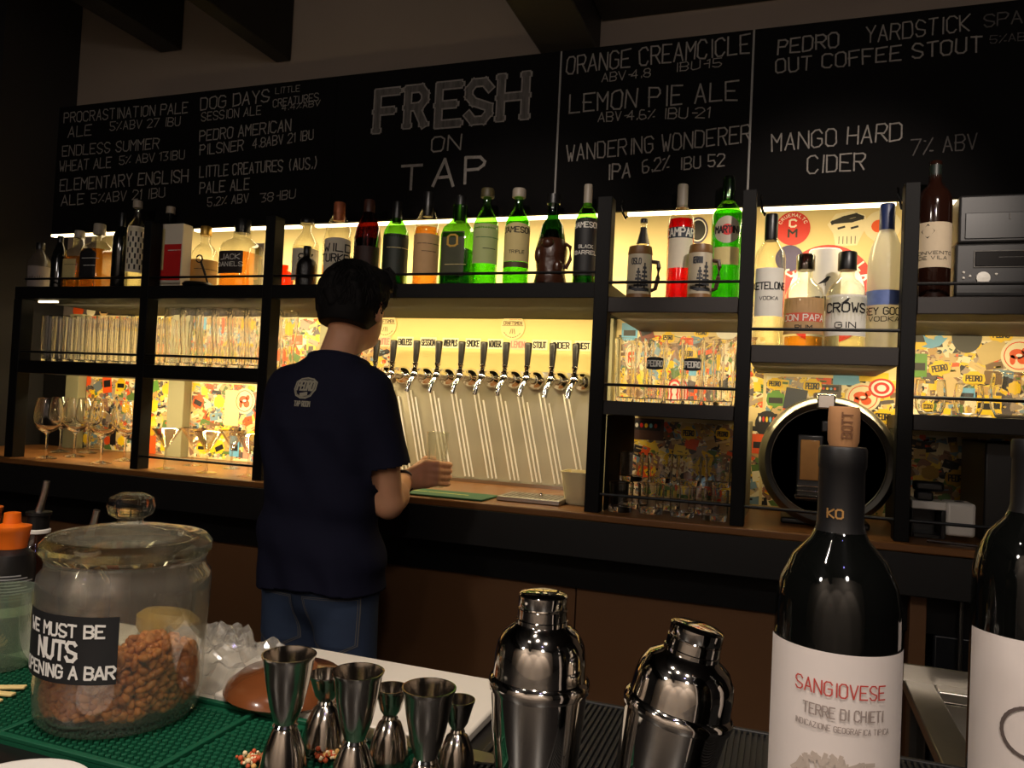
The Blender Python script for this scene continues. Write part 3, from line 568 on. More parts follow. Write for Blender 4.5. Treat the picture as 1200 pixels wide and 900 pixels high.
MB().box(-.10, .215, -.003, 0, .01, (z2-z1)*.62).build('front_flap', mat('flap_black', (22, 22, 22), .35), t, bevel=.002)
MB().box(.0, .003, -.0055, -.003, .06, .075).build('catch', DIM, t)
# ------------------------------------------------------------------ stickers on the back wall
SM = {}
def scol(c): return mat('sticker_%d_%d_%d' % c, c, .45, noise=.06, scale=50)
YEL, ORG, GRS, BLU, CRS, BKS, REDS, WHS, PNK = (238, 196, 30), (226, 84, 26), (96, 150, 56), (106, 172, 214), (236, 222, 188), (28, 26, 28), (206, 40, 34), (232, 228, 220), (222, 150, 130)
def collage(xa, xb, za, zb, seed):
    """overprinted background of small stickers, one sheet of print"""
    rnd = random.Random(seed); cs = [YEL, (236, 204, 80), ORG, (90, 120, 60), (120, 150, 170), CRS, (214, 186, 130), (200, 170, 120), BKS, (170, 150, 130), (190, 150, 90), (120, 90, 60), (150, 110, 90), (90, 80, 80)]
    mb = MB(); mb.add([(xa, YK-.0006, za), (xb, YK-.0006, za), (xb, YK-.0006, zb), (xa, YK-.0006, zb)], [(0, 1, 2, 3)], 5)
    n = int((xb-xa)*(zb-za)/.0003)
    for k in range(n):
        x, z = rnd.uniform(xa, xb), rnd.uniform(za, zb); w, h = rnd.uniform(.007, .026), rnd.uniform(.006, .022); a = rnd.uniform(-.6, .6); mi = rnd.randrange(len(cs)); y = YK-.0008-k*1.2e-6
        if rnd.random() < .3: p = [(w*.6*cos(i*pi/6), w*.6*sin(i*pi/6)) for i in range(12)]
        else: p = [(-w, -h), (w, -h), (w, h), (-w, h)]
        p = [(x+px*cos(a)-pz*sin(a), z+px*sin(a)+pz*cos(a)) for px, pz in p]
        p = [(min(max(px, xa), xb), min(max(pz, za), zb)) for px, pz in p]
        mb.add([(px, y, pz) for px, pz in p], [tuple(range(len(p)))], mi)
        for q in range(rnd.randrange(4)):   # printed marks
            u, v = rnd.uniform(-w*.5, w*.5), rnd.uniform(-h*.6, h*.6); c2 = rnd.randrange(len(cs)); l = w*rnd.uniform(.2, .5); hh = h*rnd.uniform(.08, .25)
            pp = [(u-l, v-hh), (u+l, v-hh), (u+l, v+hh), (u-l, v+hh)]
            pp = [(min(max(x+px*cos(a)-pz*sin(a), xa), xb), min(max(z+px*sin(a)+pz*cos(a), za), zb)) for px, pz in pp]
            mb.add([(px, y-8e-7, pz) for px, pz in pp], [(0, 1, 2, 3)], c2)
    mb.build('sticker_collage', [scol(c) for c in cs], sh, loc=(0, 0, -ZC), smooth=False)
collage(-3.16, -2.62, ZC+.005, ZM-.055, 1); collage(-2.53, -1.84, ZC+.005, ZM-.055, 2); collage(-3.16, -2.78, ZM+.17, ZT-.055, 3); collage(-2.76, -1.84, ZM+.005, ZT-.055, 31); collage(-1.76, -1.532, ZC+.005, ZT-.055, 4)
collage(-.584, -.07, ZN+.005, ZR-.06, 5); collage(-.584, -.07, ZC+.005, ZN-.06, 6); collage(-.06, .36, ZC+.005, ZV-.06, 7); collage(.37, .97, ZN+.005, ZR-.06, 8); collage(.37, .97, ZC+.005, ZN-.06, 9)
NST = [0]
def sticker(px, py, w, h, shape, col, label, txt=None, tcol=BKS, rot=0, extra=None, Y=None):
    NST[0] += 1; P = at(px, py, YK); k = ppm(P)*.96; w, h = w/k/2, h/k/2; y = YK-.0016-.00012*(NST[0] % 12)
    if shape == 'rect': p = [(-w, -h), (w, -h), (w, h), (-w, h)]
    elif shape == 'round': p = [(w*cos(i*pi/14), h*sin(i*pi/14)) for i in range(28)]
    elif shape == 'badge': p = [(-w*.8, -h*.7), (-w*.3, -h*.75), (0, -h), (w*.3, -h*.75), (w*.8, -h*.7), (w, -h*.2), (w*.9, h*.6), (w*.55, h*.7), (w*.35, h), (-w*.35, h), (-w*.55, h*.7), (-w*.9, h*.6), (-w, -h*.2)]
    elif shape == 'bird': p = [(-w, -h*.6), (-w*.2, -h*.75), (w*.4, -h*.45), (w*.75, h*.1), (w, h*.55), (w*.7, h*.5), (w*.45, h*.85), (w*.05, h*.7), (-.05*w, h*.3), (-w*.5, h*.45), (-w*.9, h*.8), (-w*.75, h*.1), (-w*.55, -h*.25)]
    elif shape == 'skull': p = [(-w*.7, -h*.25), (-w*.55, -h), (w*.5, -h*.95), (w*.75, -h*.3), (w, h*.1), (w*.85, h*.75), (w*.2, h), (-w*.6, h*.85), (-w, h*.25)]
    elif shape == 'arc': p = [(w*cos(a), h*sin(a)) for a in np.linspace(0, 2*pi, 49)[:-1]]
    t = thing('sticker', label, 'sticker', (P[0], y, P[2]), rot=(0, rd(-rot), 0))
    MB().poly(p, 0, .0004).build('sticker_face', scol(col), t, smooth=False)
    fn = lambda u, v, o: (u, -.0006-o, v)
    if extra:
        mb = MB(); extra(mb, fn, w, h); mb.build('emblem', [scol(REDS), scol(BKS), scol(WHS), scol(ORG), scol(YEL), scol(BLU)], t, smooth=False)
    if txt:
        mb = MB(); write(mb, txt, lambda u, v, o: (u, -.0013-o, v), w=.2, jit=.01, h=h*.7, width=w*1.35, cx=0, y0=-h*.3); mb.build('lettering', scol(tcol), t, smooth=False)
    return t
def emb_red(mb, fn, w, h):
    for r0, r1 in ((.78, .84),):
        for i in range(24):
            a, b = i*pi/12, (i+1)*pi/12; mb.add([fn(w*r*cos(q), h*r*sin(q), 0) for r, q in ((r0, a), (r1, a), (r1, b), (r0, b))], [(0, 1, 2, 3)], 3)
    for (cx, cy, rx, ry) in ((-.12, .1, .42, .30), (.2, -.22, .30, .28), (-.35, -.25, .16, .3), (.3, .28, .18, .2)):
        mb.add([fn(w*(cx+rx*cos(i*pi/8)), h*(cy+ry*sin(i*pi/8)), .0002) for i in range(16)], [tuple(range(16))], 3)
    mb.add([fn(w*(.0+.18*cos(i*pi/5)), h*(.02+.1*sin(i*pi/5)), .0004) for i in range(10)], [tuple(range(10))], 2)
def emb_photo(mb, fn, w, h):
    mb.add([fn(x*w, y*h, 0) for x, y in ((-.8, -.1), (.8, -.1), (.8, .8), (-.8, .8))], [(0, 1, 2, 3)], 1)
    for i in range(5): mb.add([fn((-.6+.28*i+.1*cos(a*pi/4))*w, (.35+.22*sin(a*pi/4))*h, .0002) for a in range(8)], [tuple(range(8))], (2, 0, 4, 5, 3)[i])
def emb_bar(mb, fn, w, h): mb.add([fn(x*w, y*h, 0) for x, y in ((-.75, -.45), (.75, -.45), (.75, .2), (-.75, .2))], [(0, 1, 2, 3)], 1)
def emb_target(mb, fn, w, h):
    for r, c in ((.8, 2), (.6, 0), (.35, 2)): mb.add([fn(w*r*cos(i*pi/12), h*r*sin(i*pi/12), (1-r)*.0005) for i in range(24)], [tuple(range(24))], c)
PL = 'PEDRO'
st = sticker
# left lower bay
st(87, 455, 22, 24, 'round', CRS, 'round cream sticker with red emblem behind the leftmost wine glasses', extra=emb_red); st(102, 446, 14, 14, 'badge', ORG, 'orange badge sticker right of the round emblem over the wine glasses'); st(142, 451, 13, 15, 'round', YEL, 'round yellow sticker at the top right behind the wine glasses', extra=emb_bar)
st(126, 448, 13, 24, 'rect', ORG, 'tall orange sticker with dark mark over the third wine glass', extra=emb_bar, rot=8); st(115, 453, 11, 10, 'rect', (110, 120, 128), 'small grey sticker between two orange ones over the wine glasses', rot=30); st(82, 507, 19, 24, 'round', CRS, 'lower round cream sticker with red emblem behind a wine glass stem', extra=emb_red)
st(101, 514, 13, 11, 'badge', YEL, 'yellow badge sticker low between wine glass stems'); st(143, 517, 12, 11, 'badge', YEL, 'yellow badge sticker at the bottom left of the first post'); st(133, 511, 8, 20, 'rect', BKS, 'narrow black sticker low behind the third wine glass stem'); st(147, 480, 12, 12, 'badge', YEL, 'yellow badge sticker left of the first post at wine bowl height')
st(126, 516, 9, 10, 'round', ORG, 'small round orange sticker near the bottom behind a wine glass foot'); st(92, 364, 16, 12, 'badge', ORG, 'orange red badge sticker over the packed straight glasses'); st(107, 365, 13, 11, 'round', CRS, 'pale yellow round sticker over the packed straight glasses'); st(122, 365, 13, 10, 'round', (214, 170, 110), 'tan round sticker over the packed straight glasses', extra=emb_bar); st(155, 366, 10, 9, 'rect', BKS, 'black sticker at the right over the packed straight glasses')
# second bay
st(181, 453, 13, 12, 'rect', GRS, 'green sticker at the top left behind the cocktail glasses', rot=20); st(196, 456, 14, 13, 'badge', YEL, 'yellow badge sticker right of the green one behind the cocktail glasses'); st(180, 477, 13, 13, 'badge', YEL, 'yellow badge sticker below the green one left of the back post'); st(201, 477, 11, 19, 'round', CRS, 'upright cream oval sticker left of the grey back post', extra=emb_red)
st(178, 505, 11, 11, 'round', (236, 160, 30), 'amber round sticker low left behind the cocktail glasses'); st(178, 521, 12, 20, 'rect', ORG, 'orange sticker at the bottom left behind the cocktail glasses'); st(192, 521, 8, 14, 'rect', YEL, 'upright yellow sticker low left of the grey back post')
st(233, 471, 15, 18, 'badge', ORG, 'orange tag sticker right of the grey back post', rot=-20, extra=emb_bar); st(257, 471, 14, 16, 'badge', YEL, 'yellow badge sticker between orange tag and round red emblem'); st(287, 470, 28, 29, 'round', CRS, 'large round cream sticker with red emblem at the right behind cocktail glasses', extra=emb_red); st(272, 478, 20, 40, 'rect', (232, 206, 150), 'plain tan sheet behind the large round emblem sticker')
st(263, 508, 14, 14, 'badge', YEL, 'yellow badge sticker tilted low behind the right cocktail glasses', rot=25); st(257, 524, 15, 17, 'badge', YEL, 'larger tilted yellow badge sticker low behind the right cocktail glasses', rot=25, extra=emb_bar); st(275, 523, 13, 23, 'rect', BLU, 'light blue upright sticker low behind the right cocktail glasses', extra=emb_bar); st(289, 526, 8, 22, 'rect', PNK, 'pink upright sticker at the bottom right behind the cocktail glasses'); st(236, 524, 11, 12, 'badge', YEL, 'yellow badge sticker low right of the grey back post', extra=emb_bar)
st(293, 381, 12, 14, 'badge', YEL, 'yellow badge sticker seen through the curved beer glasses'); st(263, 382, 8, 18, 'rect', ORG, 'orange upright sticker seen through the curved beer glasses'); st(238, 379, 9, 14, 'rect', BLU, 'blue sticker seen through the curved beer glasses')
st(340, 386, 18, 16, 'badge', YEL, 'yellow badge sticker left of the back post by the person'); st(329, 417, 13, 16, 'badge', ORG, 'orange sticker below the little shelf left of the person')
# bay with lettered glasses
st(738, 389, 18, 20, 'rect', BLU, 'light blue sticker at the top left over the lettered beer glasses', extra=emb_bar); st(822, 390, 16, 13, 'badge', YEL, 'lettered yellow badge at the top right over the lettered beer glasses', PL); st(783, 396, 15, 13, 'badge', YEL, 'yellow badge sticker at the top middle over the lettered beer glasses', PL); st(852, 388, 24, 20, 'round', WHS, 'white sticker with black zigzag lettering by the right post', extra=emb_photo)
st(757, 388, 15, 20, 'rect', (120, 60, 50), 'maroon sticker right of the light blue one', rot=20, extra=emb_bar); st(741, 418, 17, 28, 'round', CRS, 'cream oval sticker with red emblem seen through the leftmost lettered glass', extra=emb_red); st(806, 415, 16, 15, 'badge', YEL, 'lettered yellow badge between the two lettered glasses', PL); st(791, 458, 24, 26, 'round', REDS, 'round red and white target sticker low behind the lettered glasses', extra=emb_target)
st(805, 400, 14, 8, 'rect', ORG, 'orange strip sticker between the lettered glasses'); st(840, 425, 11, 18, 'rect', YEL, 'yellow upright sticker behind the right lettered glass'); st(812, 432, 12, 16, 'rect', BLU, 'pale blue sticker behind the right lettered glass')
st(758, 503, 38, 24, 'rect', (70, 44, 36), 'dark photo sticker at the left over the stacked tumblers', extra=emb_photo); st(807, 508, 17, 16, 'badge', YEL, 'lettered yellow badge over the stacked tumblers', PL); st(847, 509, 16, 14, 'badge', YEL, 'lettered yellow badge by the right post over the stacked tumblers', PL)
# dispenser bay
st(908, 450, 17, 14, 'badge', YEL, 'lettered yellow badge at the top left over the round dispenser', PL); st(952, 453, 20, 18, 'badge', YEL, 'lettered yellow badge over the top of the round dispenser', PL); st(909, 468, 20, 20, 'badge', GRS, 'green badge sticker left of the dark blue one over the dispenser', extra=emb_bar); st(932, 468, 23, 24, 'rect', (46, 54, 74), 'dark blue square sticker above the left of the dispenser ring', rot=-8)
st(1011, 466, 36, 33, 'round', CRS, 'large round cream sticker with red emblem over the right of the dispenser ring', extra=emb_red); st(1033, 455, 27, 22, 'round', REDS, 'round red target sticker at the top right of the dispenser bay', extra=emb_target); st(1035, 489, 22, 19, 'badge', YEL, 'lettered yellow badge right of the dispenser ring', PL); st(899, 497, 26, 30, 'round', BKS, 'black round sticker left of the dispenser ring', extra=emb_photo)
st(888, 520, 13, 22, 'rect', ORG, 'orange upright sticker at the left edge of the dispenser bay', extra=emb_bar); st(901, 498, 12, 11, 'badge', YEL, 'small yellow badge sticker on the black round one'); st(992, 443, 28, 16, 'rect', BLU, 'light blue sticker at the top middle of the dispenser bay'); st(970, 458, 28, 14, 'rect', (80, 70, 74), 'group photo sticker over the latch of the dispenser', extra=emb_photo); st(1039, 512, 14, 20, 'rect', GRS, 'green upright sticker right of the dispenser ring', extra=emb_bar); st(1024, 442, 30, 10, 'rect', YEL, 'yellow strip sticker at the top right of the dispenser bay')
# right bay
st(1135, 403, 26, 16, 'badge', YEL, 'lettered yellow badge on the black round sticker in the right bay', PL); st(1133, 395, 30, 36, 'round', BKS, 'black round photo sticker at the top of the right bay', extra=emb_photo); st(1173, 393, 23, 17, 'badge', YEL, 'lettered yellow badge at the upper right of the right bay', PL); st(1141, 444, 23, 17, 'badge', YEL, 'lettered yellow badge in the middle of the right bay', PL); st(1101, 432, 22, 18, 'badge', YEL, 'tilted lettered yellow badge left of middle in the right bay', PL, rot=12)
st(1194, 417, 36, 38, 'round', CRS, 'large round cream sticker with red emblem at the right picture edge', extra=emb_red); st(1095, 401, 26, 19, 'bird', BLU, 'light blue bird shaped sticker in the right bay'); st(1132, 462, 24, 14, 'rect', BLU, 'light blue sticker with dark oval low in the right bay', extra=emb_bar); st(1078, 428, 14, 26, 'rect', GRS, 'green sticker at the left edge of the right bay', extra=emb_bar); st(1078, 394, 14, 30, 'rect', YEL, 'yellow sticker at the upper left edge of the right bay', extra=emb_bar)
st(1102, 386, 28, 10, 'rect', ORG, 'orange strip sticker along the top of the right bay'); st(1163, 412, 30, 22, 'rect', (206, 180, 120), 'plain tan rectangular sticker in the right bay', rot=25); st(1112, 455, 20, 26, 'round', (206, 180, 130), 'tan animal shaped sticker in the middle of the right bay'); st(1160, 475, 18, 22, 'rect', YEL, 'yellow sticker low in the right bay', extra=emb_bar); st(1190, 455, 16, 16, 'badge', YEL, 'yellow badge sticker at the lower right picture edge'); st(1086, 477, 18, 14, 'badge', YEL, 'lettered yellow badge at the bottom left of the right bay', PL)
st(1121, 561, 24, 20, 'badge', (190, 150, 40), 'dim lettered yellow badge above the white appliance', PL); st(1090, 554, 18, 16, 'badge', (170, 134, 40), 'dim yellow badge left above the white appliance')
# stickers behind the bottles
def emb_cm(mb, fn, w, h):
    write(mb, 'C', fn, w=.25, jit=0, mi=2, h=h*.42, width=w*.36, cx=0, y0=h*.1); write(mb, 'M', fn, w=.25, jit=0, mi=1, h=h*.42, width=w*.45, cx=0, y0=-h*.5)
    for k in range(9):
        a = pi*.85-k*pi*.7/8; write(mb, 'CRUEMALT'[k % 8], lambda u, v, o, a=a: fn(w*.72*cos(a)+u*sin(a)+v*cos(a), h*.72*sin(a)-u*cos(a)+v*sin(a), o), w=.2, jit=0, mi=2, h=h*.17, width=w*.13, cx=0)
def emb_skull(mb, fn, w, h):
    ribbon(mb, [(-w*.75, h*.35), (-w*.2, h*.6), (w*.4, h*.75), (w*.7, h*.6), (w*.2, h*.45), (-w*.3, h*.42), (-w*.7, h*.38)], h*.22, fn, 1)
    for x in (-.3, .35): ribbon(mb, [(x*w-w*.14, h*.02), (x*w+w*.14, h*.1)], h*.12, fn, 1)
    for k in range(5): ribbon(mb, [((-.4+.2*k)*w, -h*.45), ((-.4+.2*k)*w, -h*.85)], w*.035, fn, 1)
def emb_co(mb, fn, w, h):
    mb.add([fn(w*.78*cos(i*pi/18), h*.78*sin(i*pi/18), 0) for i in range(36)], [tuple(range(36))], 2)
    for ch, a in (('C', 2.62), ('L', .68), ('A', .42)): write(mb, ch, lambda u, v, o, a=a: fn(w*.80*cos(a)+u*sin(a)+v*cos(a), h*.80*sin(a)-u*cos(a)+v*sin(a), o+.0002), w=.24, jit=0, mi=2, h=h*.16, width=w*.10, cx=0)
def emb_ring(mb, fn, w, h):
    mb.add([fn(w*.85*cos(i*pi/12), h*.85*sin(i*pi/12), 0) for i in range(24)], [tuple(range(24))], 2); mb.add([fn(w*.75*cos(i*pi/12), h*.75*sin(i*pi/12), .0002) for i in range(24)], [tuple(range(24))], 1)
st(929, 268, 37, 38, 'round', REDS, 'round red sticker with letters C and M above the rum bottle', extra=emb_cm); st(993, 268, 42, 40, 'skull', CRS, 'cream skull shaped sticker with brown quiff over the gin bottles', extra=emb_skull); st(1034, 265, 38, 36, 'round', CRS, 'round cream sticker with orange dot behind the blue bottle neck', extra=lambda mb, fn, w, h: mb.add([fn(w*(-.2+.4*cos(i*pi/8)), h*.4*sin(i*pi/8), 0) for i in range(16)], [tuple(range(16))], 3))
st(968, 345, 102, 112, 'arc', REDS, 'big round red and white sign behind the short gin and rum bottles', extra=emb_co); st(925, 303, 30, 30, 'round', (58, 46, 100), 'round purple sticker right of the slim vodka bottle'); st(818, 270, 22, 30, 'round', (62, 50, 84), 'dark purple round sticker with white ring behind the red aperitif', extra=emb_ring)

# ------------------------------------------------------------------ taps
t = thing('tap_backsplash', 'brushed steel backsplash behind the row of beer taps', 'backsplash', (-1.05, YK-.013, ZC+.0007))
bx0, bx1 = -1.527+1.05, -.657+1.05
MB().box(bx0, bx1, 0, .01, 0, .435).build('steel_sheet', SHEET, t, bevel=.001)
MB().box(bx0, bx1, -.0008, -.0001, .427, .437).build('top_edge', STEEL, t)
MB().box(bx0, bx1, -.02, -.0045, .0, .012).build('bottom_edge', STEEL, t)
STREAK = mat('reflection_streak', (246, 242, 230), .3, .4)
tx = [X(x, 440, YK) for x in (447, 474, 501, 528, 555, 581, 608, 634, 662, 688)]
hx = [X(x, 405, 2.70) for x in (441, 461, 488, 514, 541, 567, 593, 619, 648, 675)]
dxm = sum((b-a) for a, b in zip(hx[1:-1], hx[2:]))/8
ORD = ['leftmost', 'second', 'third', 'fourth', 'fifth', 'sixth', 'seventh', 'eighth', 'ninth', 'rightmost']
HND = mat('tap_handle_black', (22, 19, 18), .3)
def make_tap(lb):
    t = thing('beer_tap', lb, 'tap', (0, 2.735, 1.455), group='beer taps on the steel backsplash')
    MB().lathe([(0, -.004), (.037, -.004), (.0385, .003), (.036, .014), (.029, .025), (.019, .032), (.017, .036), (0, .036)], 28).build('flange', CHROME, t, loc=(.012, .0462, 0)).rotation_euler = (rd(90), 0, 0)
    mb = MB(); mb.tube([(.012, .03, 0), (.008, .0, .002), (0, -.035, .004)], [.0155, .0155, .0145], 14); mb.sphere((0, -.035, .004), .0195, 12); mb.build('faucet_body', CHROME, t)
    MB().tube([(0, -.04, 0), (-.004, -.052, -.014), (-.01, -.062, -.036), (-.014, -.068, -.066)], [.013, .0135, .0115, .010], 12).build('spout', CHROME, t)
    MB().lathe([(.0125, .012), (.0145, .02), (.009, .026), (.009, .036), (.012, .04), (.012, .047), (0, .048)], 16, c=(0, -.035, .004)).build('handle_ferrule', CHROME, t)
    mb = MB(); mb.lathe([(.0095, 0), (.011, .02), (.0145, .078), (.0145, .083), (.013, .086), (0, .086)], 16, c=(0, 0, 0)); o = mb.build('handle', HND, t, loc=(0, -.035, .05)); o.rotation_euler = (rd(-3), 0, 0)
    return t
tap0 = make_tap('leftmost beer tap half hidden by the face of the person')
for i, x in enumerate(hx):
    lb = '%s beer tap from the left with black handle over the steel backsplash' % ORD[i] if 0 < i < 9 else ('leftmost beer tap half hidden by the person' if i == 0 else 'rightmost beer tap with black handle beside the black post')
    o = tap0 if i == 0 else dup(tap0, tap0.location); o['label'] = lb; o.location = (x, 2.735, 1.455 if i else 1.455)
    # LED reflection streaks under each tap, built as slanted pale ribs
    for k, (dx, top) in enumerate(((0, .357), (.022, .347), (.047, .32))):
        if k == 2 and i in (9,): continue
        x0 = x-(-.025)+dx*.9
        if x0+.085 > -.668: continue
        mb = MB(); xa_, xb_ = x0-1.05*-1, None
        mb.tube([(x0+1.05, -.006, top), (x0+1.05+.085*(top-.02)/.36, -.006, .02)], .0034, 6); mb.build('reflection_rib', STREAK, t)
# paper name strips above the taps
TAPE = mat('paper_tape', (236, 226, 190), .8); TAPEP = mat('paper_tape_pink', (236, 196, 160), .8)
for (xa_, xb_, txt, pk, lb) in ((425, 436, '', 0, 'short blank tape strip by the face of the person'), (443, 457, 'LITTLE', 1, 'pink lettered tape strip just left of the second tap handle'), (465, 484, 'ENDLESS', 0, 'white tape strip between second and third tap handles'), (492, 511, 'SESSION', 0, 'white tape strip between third and fourth tap handles'), (518, 537, 'AMER PILS', 0, 'white tape strip between fourth and fifth tap handles'), (545, 563, 'SMOKE', 0, 'white tape strip between fifth and sixth tap handles'), (571, 589, 'WONDER.', 0, 'white tape strip between sixth and seventh tap handles'), (597, 616, 'LEMON', 1, 'pink lettered tape strip between seventh and eighth tap handles'), (623, 641, 'STOUT', 0, 'white tape strip lettered STOUT'), (645, 669, 'CIDER', 0, 'white tape strip lettered CIDER'), (673, 692, 'GUEST', 0, 'white tape strip beside the black post right of the last tap')):
    y = 405+(xa_-425)*.035; A, B = at(xa_, y+6, YK), at(xb_, y+6, YK); hh = 12/ppm(A)
    t2 = thing('paper_tape', lb, 'tape', (A[0], YK-.0012, 1.572), group='paper name strips above the taps')
    MB().poly([(0, 0), (B[0]-A[0], 0), (B[0]-A[0], hh), (0, hh)], 0, .0004).build('tape_strip', TAPEP if pk else TAPE, t2, smooth=False)
    if txt:
        mb = MB(); write(mb, txt, lambda u, v, o: (u, -.0007-o, v), w=.2, jit=.03, h=hh*.55, width=(B[0]-A[0])*.8, cx=(B[0]-A[0])/2, y0=hh*.22); mb.build('lettering', mat('pink_ink', (214, 130, 120), .8) if pk else INK, t2, smooth=False)
for px, py, r, lb in ((452, 381, 11, 'round cardboard coaster on the wall half hidden by the head of the person'), (601, 383.5, 15, 'round cardboard coaster on the cream wall above the middle taps')):
    P = at(px, py, YK-.002); R = (15 if px > 500 else 14.5)/ppm(P)
    t2 = thing('coaster', lb, 'coaster', (P[0], YK-.0005, P[2]))
    mb = MB(); mb.poly([(R*cos(i*pi/20), R*sin(i*pi/20)) for i in range(40)], 0, .004); mb.build('board_disc', mat('coaster_card', (228, 208, 152), .8, noise=.06, scale=40), t2, smooth=False)
    fn = lambda u, v, o: (u, -.0046-o, v); mb = MB()
    write(mb, '---', fn, w=.16, mi=1, h=R*.22, width=R*.8, cx=0, y0=R*.5); write(mb, 'CRAFTSMEN', fn, w=.2, h=R*.24, width=R*1.5, cx=0, y0=R*.2); ribbon(mb, [(-R*.85, R*.12), (R*.85, R*.12)], R*.04, fn)
    for a in range(3): ribbon(mb, [(-R*.2+a*R*.2, -R*.5), (-R*.1+a*R*.12, -R*.15)], R*.05, fn)
    for i in range(8): ribbon(mb, [(R*.8*cos(-2.6+i*.26), R*.8*sin(-2.6+i*.26)), (R*.8*cos(-2.45+i*.26), R*.8*sin(-2.45+i*.26))], R*.05, fn)
    mb.build('print', [mat('coaster_ink', (110, 92, 66), .8), mat('coaster_red', (190, 110, 80), .8)], t2, smooth=False)

# ------------------------------------------------------------------ things on the back counter
A, B = at(583, 584, 2.3), at(668, 584, 2.42)
t = thing('drip_tray', 'steel drip tray with perforated top below the right taps', 'tray', (-.75, 2.31, ZC+.0007))
MB().box(-.105, .105, 0, .15, 0, .016).build('tray_body', STEEL, t, bevel=.003)
mb = MB()
for i in range(11):
    for j in range(7): mb.lathe([(.0045, .0165), (0, .0165)], 8, c=(-.085+i*.017, .022+j*.0175, 0))
mb.build('drain_holes', INK, t, smooth=False)
MB().lathe([(.006, .0165), (.006, .024), (.004, .027), (0, .027)], 12, c=(.02, .08, 0)).build('knob', CHROME, t)
t = thing('bar_mat', 'green rubber bar mat with pale print on the back counter under the taps', 'mat', (-1.05, 2.30, ZC+.0007))
MB().box(-.17, .17, -.05, .10, 0, .006).build('rubber_sheet', mat('rubber_green_back', (28, 92, 62), .6), t, bevel=.002)
mb = MB(); write(mb, '------', lambda u, v, o: (u, v, .0066+o), w=.2, h=.05, width=.2, cx=-.04, y0=.0); mb.build('lettering', mat('mat_print', (206, 206, 120), .7), t, smooth=False)
t = thing('plastic_tub', 'cream square plastic tub beside the black post on the back counter', 'tub', (X(681, 570, 2.42), 2.42, ZC+.0007))
mb = MB(); mb.lathe([(0, .002), (.040, .0), (.046, .008), (.058, .098), (.061, .098), (.061, .104), (.056, .104), (.044, .012), (0, .01)], 32, sq=5, a0=pi/4, a1=pi/4+2*pi); mb.build('tub_body', mat('tub_cream', (226, 212, 166), .5), t)

# glassware -----------------------------------------------------------------
def gl(name, label, prof, loc, group=None, cat='glass', m=None, n=24, sq=None):
    o = MB().lathe(prof, n, sq=sq).build(name, m or GLASS, None, loc=[float(c) for c in loc]); return tag(o, label, cat, group)
def wall(outer, th, base):
    """closed cross-section of a glass from its outside profile (r, z), wall th, solid base"""
    inn = [(max(r-th, 0), z) for r, z in outer if z > base+.001]
    top = outer[-1]
    return [(0, 0)]+outer+[(top[0]-th*.5, top[1]+th*.4)]+list(reversed(inn))+[(max(rad_lin(outer, base)-th, 0), base), (0, base*.85)]
def rad_lin(p, z):
    for (r0, z0), (r1, z1) in zip(p[:-1], p[1:]):
        if z0 <= z <= z1: return r0+(r1-r0)*(z-z0)/max(1e-9, z1-z0)
    return p[-1][0]
def copy_thing(o, loc, label, group=None):
    r = dup(o, loc, label=label, group=group); return r
# packed straight glasses
H0 = float(at(90, 371, 2.34)[2])-ZM
outer = [(.021, 0), (.023, .004), (.0245, .03), (.0275, H0*.6), (.0285, H0)]
g0 = None; rows = ['front', 'second', 'third']
for j in range(3):
    for i in range(10):
        loc = (-2.875+i*.0595+j*.018, 2.345+j*.068, ZM+.0007); lb = 'straight clear beer glass in the %s packed row at the far left' % rows[j]
        if g0 is None: g0 = gl('beer_glass', lb, wall(outer, .0016, .012), loc, 'straight beer glasses packed in rows', m=CRYST)
        else: copy_thing(g0, loc, lb)
# curved pint glasses
H1 = float(at(240, 362, 2.34)[2])-ZM
outer = [(.027, 0), (.029, .004), (.026, H1*.12), (.025, H1*.3), (.033, H1*.62), (.036, H1*.82), (.0345, H1)]
g1 = None
for j in range(2):
    for i in range(7):
        loc = (-2.225+i*.074+j*.02, 2.345+j*.08, ZM+.0007); lb = 'tall curved beer glass in the %s row left of the person' % ('front', 'back')[j]
        if g1 is None: g1 = gl('curved_glass', lb, wall(outer, .002, .014), loc, 'curved beer glasses in rows', m=CRYST)
        else: copy_thing(g1, loc, lb)
# wine glasses
def wineprof(s): return [(0, 0), (.036*s, 0), (.037*s, .002*s), (.03*s, .004*s), (.006*s, .010*s), (.0042*s, .02*s), (.004*s, .085*s), (.008*s, .094*s), (.026*s, .108*s), (.038*s, .130*s), (.041*s, .152*s), (.038*s, .185*s), (.031*s, .222*s), (.0302*s, .2225*s), (.0368*s, .185*s), (.0395*s, .152*s), (.0365*s, .131*s), (.024*s, .110*s), (0, .100*s)]
w0 = None
for px, Y, lb in ((56, 2.31, 'wine glass at the far left of the counter'), (72, 2.56, 'wine glass behind the far left one'), (89, 2.44, 'wine glass in front of the lower round emblem sticker'), (121, 2.31, 'wine glass third along the front edge left of the first post'), (104, 2.62, 'wine glass partly hidden between two nearer ones'), (148, 2.46, 'wine glass close to the first post')):
    loc = (X(px, 500, Y), Y, ZC+.0005)
    if w0 is None: w0 = gl('wine_glass', 'clear stemmed '+lb, [(r*(1.22 if z > .1 else 1), z) for r, z in wineprof(1.1)], loc, 'stemmed wine glasses on the counter', m=CRYST, n=32)
    else: copy_thing(w0, loc, 'clear stemmed '+lb)
